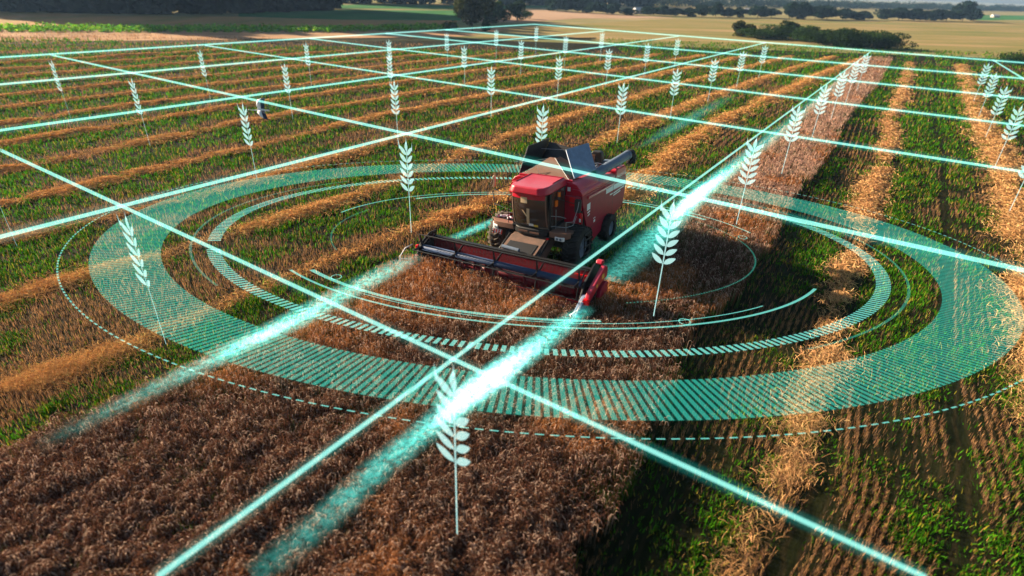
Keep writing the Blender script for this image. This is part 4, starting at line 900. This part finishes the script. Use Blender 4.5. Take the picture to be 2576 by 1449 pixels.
RCX, RCY, RK, RS = 1.154, 22.88, 1.622, -.103; RZ = 1.0
def rp(r, deg, z=RZ):
    a = R(deg); u = math.cos(a) * r; v = math.sin(a) * r / RK
    return (RCX + u + RS * v, RCY + v, z)
def ring(label, r0, r1, seglist, m, name='light_ring', z=RZ, lean=0.0):
    """flat light ring made of the angle spans in seglist, each (a0, a1)"""
    vs, fs = [], []
    for a0, a1 in seglist:
        st = max(1, int(abs(a1 - a0) / 2.0)); 
        for i in range(st):
            b0 = a0 + (a1 - a0) * i / st; b1 = a0 + (a1 - a0) * (i + 1) / st; k = len(vs)
            vs += [rp(r0, b0, z), rp(r1, b0 + lean, z), rp(r1, b1 + lean, z), rp(r0, b1, z)]; fs.append((k, k + 1, k + 2, k + 3))
    me = bpy.data.meshes.new(name); me.from_pydata(vs, [], fs); me.update(); o = link(name, me, m)
    tag(o, label, 'light ring', 'glowing rings laid round the combine'); return o
def ticks(n, duty=.55, a0=0, a1=360): 
    st = (a1 - a0) / n; return [(a0 + i * st, a0 + (i + duty) * st) for i in range(n)]
ring('widest glowing ring of fine teal hatching round the combine', 16.2, 18.9, ticks(470, .60), M_RING)
M_FILL = glow_mat('light_fill', (.03, .70, .50), .018)
ring('faint teal fill of the widest ring', 16.2, 18.9, [(0, 360)], M_FILL, z=RZ - .02)
ring('narrow hatched bright ring inside the wide teal ring', 13.85, 14.4, ticks(330, .55, -165, 190), M_RING2, z=RZ + .02)
ring('outermost thin dashed ring beyond the wide teal ring', 19.97, 20.04, ticks(330, .6), M_RING2, z=RZ + .01)
ring('thin dashed ring just outside the narrow hatched ring', 14.98, 15.09, ticks(240, .6, -60, 60), M_RING, z=RZ + .03)
ring('faint thin dashed ring on the left between the two hatched rings', 14.98, 15.09, ticks(160, .55, 130, 215), M_RING, z=RZ + .03)
ring('long solid arc curving in front of the cutter bar', 11.80, 11.93, [(-148, -32)], M_RING2, z=RZ + .04)
ring('thin solid arc just inside the long arc in front of the header', 11.37, 11.43, [(-128, -50)], M_RING2, z=RZ + .05)
ring('broad short solid arc at the left front of the header', 11.05, 11.27, [(-146, -84)], M_RING2, z=RZ + .06)
ring('thin solid arc curving behind the combine on the left', 9.93, 10.02, [(95, 158)], M_RING2, z=RZ + .04)
ring('short double arc behind the combine at the left of the cab', 9.35, 9.5, [(92, 128)], M_RING2, z=RZ + .05)
ring('thin solid arc behind the combine on the right', 10.34, 10.43, [(14, 66)], M_RING2, z=RZ + .04)
ring('short solid arc behind the combine, inside the right arc', 9.75, 9.95, [(30, 66)], M_RING2, z=RZ + .05)
ring('faint innermost dashed ring on the wheat right of the combine', 9.18, 9.25, ticks(120, .5, -75, 30), M_RING, z=RZ + .03)
ring('faint innermost dashed ring on the straw left of the header', 9.18, 9.25, ticks(60, .5, 150, 200), M_RING, z=RZ + .03)
def small_circle(px, py, lb):
    c_ = ground(px, py, RZ); vs, fs = [], []
    for i in range(24):
        a = 2 * math.pi * i / 24; vs += [(c_.x + math.cos(a) * .17, c_.y + math.sin(a) * .17, RZ + .02), (c_.x + math.cos(a) * .21, c_.y + math.sin(a) * .21, RZ + .02)]
    for i in range(24): j = (i + 1) % 24; fs.append((2 * i, 2 * i + 1, 2 * j + 1, 2 * j))
    me = bpy.data.meshes.new('light_circle'); me.from_pydata(vs, [], fs); tag(link('light_circle', me, M_RING2), lb, 'light circle', 'small glowing circles')
small_circle(846, 698, 'tiny glowing circle left of the header beside the beam'); small_circle(1868, 598, 'tiny glowing circle on the wheat strip right of the combine'); small_circle(1722, 810, 'tiny glowing circle on the wheat in front of the big wheat symbol')

def beam(label, pts, z=.95):
    """soft strip of light along the crop edge: (x, y, half width in metres, strength)"""
    P = [ground(p[0], p[1], z) for p in pts]; K = 13; N = 14; V, G, Q = [], [], []
    S = []
    for i in range(len(P) - 1):
        for j in range(N):
            t = j / N; S.append((P[i].lerp(P[i + 1], t), pts[i][2] + (pts[i + 1][2] - pts[i][2]) * t, pts[i][3] + (pts[i + 1][3] - pts[i][3]) * t))
    S.append((P[-1], pts[-1][2], pts[-1][3]))
    for i, (p, hw, st) in enumerate(S):
        d = (S[min(i + 1, len(S) - 1)][0] - S[max(i - 1, 0)][0]); d.z = 0; d.normalize(); n_ = Vector((-d.y, d.x, 0))
        fl = .8 + .4 * float(vnoise(np.array(i * .37), np.array(1.3), 4))
        for k in range(K):
            u = 2 * k / (K - 1) - 1; V.append(p + n_ * u * hw); G.append(st * fl * math.exp(-3.2 * u * u) * (1 - u ** 8) * (0 if abs(u) == 1 else 1))
    for i in range(len(S) - 1):
        for k in range(K - 1): a = i * K + k; Q.append((a, a + 1, a + K + 1, a + K))
    o = link('light_beam', np_mesh('light_beam', np.array([tuple(v) for v in V]), Q, None, None, glow=G, smooth=True), M_BEAM); tag(o, label, 'light beam', 'broad glowing beams along the edges of the uncut wheat', 'thing')
beam('broad glowing beam from the left header end down to the left edge', [(1060, 640, .6, 0), (1000, 668, .7, .22), (870, 735, .75, .36), (720, 815, .7, .60), (620, 862, .62, .48), (540, 905, .55, .30), (420, 960, .55, .14), (250, 1045, .5, .07), (80, 1130, .5, 0)])
beam('broad glowing beam from the right header end down to the bottom edge', [(1490, 770, .3, 0), (1440, 800, .5, .35), (1340, 875, .6, .65), (1230, 955, .62, 1.0), (1160, 1010, .55, .9), (1080, 1075, .5, .42), (960, 1170, .5, .22), (820, 1300, .5, .13), (640, 1452, .5, .05)])
beam('broad glowing beam behind the combine along the left edge of the wheat strip', [(1530, 705, .8, .12), (1600, 640, .9, .20), (1680, 565, .85, .38), (1745, 500, .75, .85), (1790, 462, .7, .7), (1870, 400, .8, .30), (1980, 315, .9, .14), (2080, 230, 1.0, .10), (2170, 150, 1.2, 0)])
M_BEAM_SAVE = M_BEAM; M_BEAM = glow_mat('light_flare', (.55, 1.0, .96), 1.0, attr=True)
beam('near-white flare of light where the two thickest lines cross', [(1370, 850, .3, 0), (1300, 905, .45, .45), (1235, 955, .6, .85), (1190, 985, .55, .6), (1120, 1045, .4, .2), (1060, 1090, .25, 0)], z=1.0)
beam('near-white flare of light on the beam left of the header', [(760, 795, .2, 0), (690, 830, .4, .32), (640, 855, .4, .25), (590, 880, .25, 0)], z=1.0)
beam('near-white flare of light on the wheat strip behind the combine', [(1690, 550, .3, 0), (1735, 508, .5, .9), (1765, 480, .5, .8), (1820, 440, .4, 0)], z=1.0)
M_BEAM = M_BEAM_SAVE
beam('short glowing beam on the green stubble left of the front wheel', [(1095, 618, .3, 0), (1150, 595, .45, .22), (1210, 570, .45, .35), (1250, 552, .4, .22)], z=.3)
beam('faint glowing beam on the stubble above the unloading tube', [(1600, 375, .5, 0), (1680, 330, 1.0, .10), (1760, 285, 1.2, .09), (1850, 235, 1.3, 0)], z=.3)
beam('faint glowing beam lying between the rear wheel and the wheat strip', [(1440, 650, .3, .0), (1520, 610, 1.2, .018), (1600, 545, 1.4, .025), (1690, 470, 1.3, .015), (1760, 420, 1, 0)], z=.3)

# wheat symbols: flat upright pictures of an ear on a thin stalk
DIRA = Vector((.84, -.54, 0)).normalized()
def icon_mesh():
    vs, fs = [], []
    def poly(pts):
        k = len(vs); vs.extend([(p[0], -.16 * abs(p[0]), p[1]) for p in pts]); fs.append(tuple(range(k, k + len(pts))))
    def leaf(x0, z0, ang, ln, wd):
        pts = []; m = 8
        for i in range(m + 1):
            t = i / m; wv = wd * math.sin(math.pi * t ** .85) ** .8 if 0 < t < 1 else 0; pts.append((t * ln, wv))
        up_ = pts; dn = [(p[0], -p[1] * .8) for p in pts[1:-1]][::-1]; c, s = math.cos(ang), math.sin(ang)
        poly([(x0 + a * c - b * s, z0 + a * s + b * c) for a, b in up_ + dn])
    for i in range(6):
        z0 = .47 + .072 * i
        for sd_ in (-1, 1):
            leaf(sd_ * .006, z0, math.pi / 2 - sd_ * R(50 - i * 2), .116, .0225)
    leaf(0, .865, math.pi / 2, .10, .020)
    poly([(-.006, .94), (.006, .94), (0, 1.0)]); 
    for sd_ in (-1, 1): poly([(sd_ * .072, .885), (sd_ * .086, .885), (sd_ * .088, .975)])
    poly([(-.0045, .48), (.0045, .48), (.0045, .87), (-.0045, .87)])
    e = bpy.data.meshes.new('ear'); e.from_pydata(vs, [], fs); e.materials.append(M_ICON)
    s_ = bpy.data.meshes.new('stem'); s_.from_pydata([(-.0042, 0, 0), (.0042, 0, 0), (.0042, 0, .478), (-.0042, 0, .478)], [], [(0, 1, 2, 3)]); s_.materials.append(M_ICON)
    return e, s_
EAR, STEM = icon_mesh()
ICONS = [(179, 300, 'symbol at the far left whose stalk ends on a grid line'), (378, 368, 'second symbol from the left edge in the upper left field'), (530, 252, 'symbol standing above the stork, left of the long row'), (648, 459, 'symbol just left below the flying stork'),
 (737, 301, 'symbol to the right above the stork'), (784, 217, 'symbol farthest back in the left field'), (985, 200, 'upper one of the two overlapping symbols left of the big tree'), (987, 250, 'lower one of the two overlapping symbols left of the big tree'),
 (1002, 363, 'symbol directly below the overlapping pair'), (1035, 590, 'large symbol just behind the left end of the header'), (1126, 168, 'small symbol left below the tall olive tree'), (1169, 220, 'symbol below the olive tree, larger one of that column'),
 (1235, 302, 'symbol above and left of the combine tank flaps'), (1248, 152, 'tiny symbol right below the clump of trees'), (1309, 193, 'symbol below the far corner of the grid, slightly to its left'), (1357, 450, 'symbol half hidden behind the black tank cover'),
 (1401, 255, 'symbol straight above the open tank covers'), (1347, 137, 'tiny symbol directly at the far corner of the grid'), (1419, 173, 'small symbol right of the far corner of the grid'), (1509, 156, 'small symbol below the far house with the white roof'),
 (1523, 223, 'symbol two grid cells above the unloading tube'), (1552, 359, 'symbol standing over the straw just above the unloading tube'), (1619, 199, 'small symbol between the far corner and the thicket'), (1694, 177, 'small symbol left of the thicket, farthest in its row'),
 (1685, 300, 'symbol on the windrow to the right above the unloading tube'), (1780, 257, 'symbol below the left end of the thicket'), (1851, 225, 'symbol just below the round olive bush'), (1907, 200, 'symbol directly under the middle of the thicket'),
 (2155, 228, 'highest symbol on the wheat strip near the grid corner'), (2127, 259, 'second highest symbol on the wheat strip'), (2090, 300, 'third highest symbol on the wheat strip'), (2040, 354, 'fourth symbol down the wheat strip'),
 (1966, 437, 'fifth symbol down the wheat strip'), (1852, 564, 'sixth symbol down the wheat strip beside the bright beam'), (2447, 260, 'upper symbol of the column at the right edge'), (2459, 299, 'second symbol of the column at the right edge'),
 (2476, 352, 'third symbol of the column at the right edge'), (2499, 427, 'fourth and tallest full symbol at the right edge'), (2534, 542, 'stalk of a symbol cut off by the right edge'), (1644, 795, 'big symbol on the wheat right of the header'),
 (1150, 1344, 'largest symbol at the bottom beneath the bright crossing'), (418, 866, 'big slanted symbol inside the teal ring on the left'), (44, 622, 'stalk of a symbol cut off by the left edge')]
for bx, by, lb in ICONS:
    p = ground(bx, by); crop = bool(in_crop(np.array([p.x]), np.array([p.y]))[0]); hgt = 4.72 if bx != 987 else 4.5
    if crop: p = ground(bx, by, .8); hgt *= (CAMH - .8) / CAMH       # stands clear of the wheat ears
    t = empty('wheat_symbol', p, math.atan2(DIRA.y, DIRA.x))
    t.scale = (hgt, hgt, hgt); tag(t, 'glowing wheat ear ' + lb, 'wheat symbol', 'glowing wheat ear symbols standing over the field')
    for nm, me in (('ear', EAR), ('stem', STEM)):
        c_ = bpy.data.objects.new(nm, me); COL.objects.link(c_); c_.parent = t

# ------------------------------------------------------------------ evening haze over the land
hz = bpy.data.materials.new('haze'); hz.use_nodes = True; t_ = hz.node_tree
for n_ in list(t_.nodes): t_.nodes.remove(n_)
o_ = t_.nodes.new('ShaderNodeOutputMaterial'); pv_ = t_.nodes.new('ShaderNodeVolumePrincipled')
pv_.inputs['Color'].default_value = (.34, .58, .98, 1); pv_.inputs['Density'].default_value = .00021; pv_.inputs['Anisotropy'].default_value = .2
t_.links.new(pv_.outputs[0], o_.inputs['Volume'])
bm = bmesh.new(); box_bm(bm, -3000, 3000, -60, 3000, -1, 40); me = bpy.data.meshes.new('haze'); bmesh.ops.recalc_face_normals(bm, faces=bm.faces); bm.to_mesh(me); bm.free()
tag(link('haze', me, hz), 'thin blue evening haze lying over the far fields', 'haze', kind='stuff')
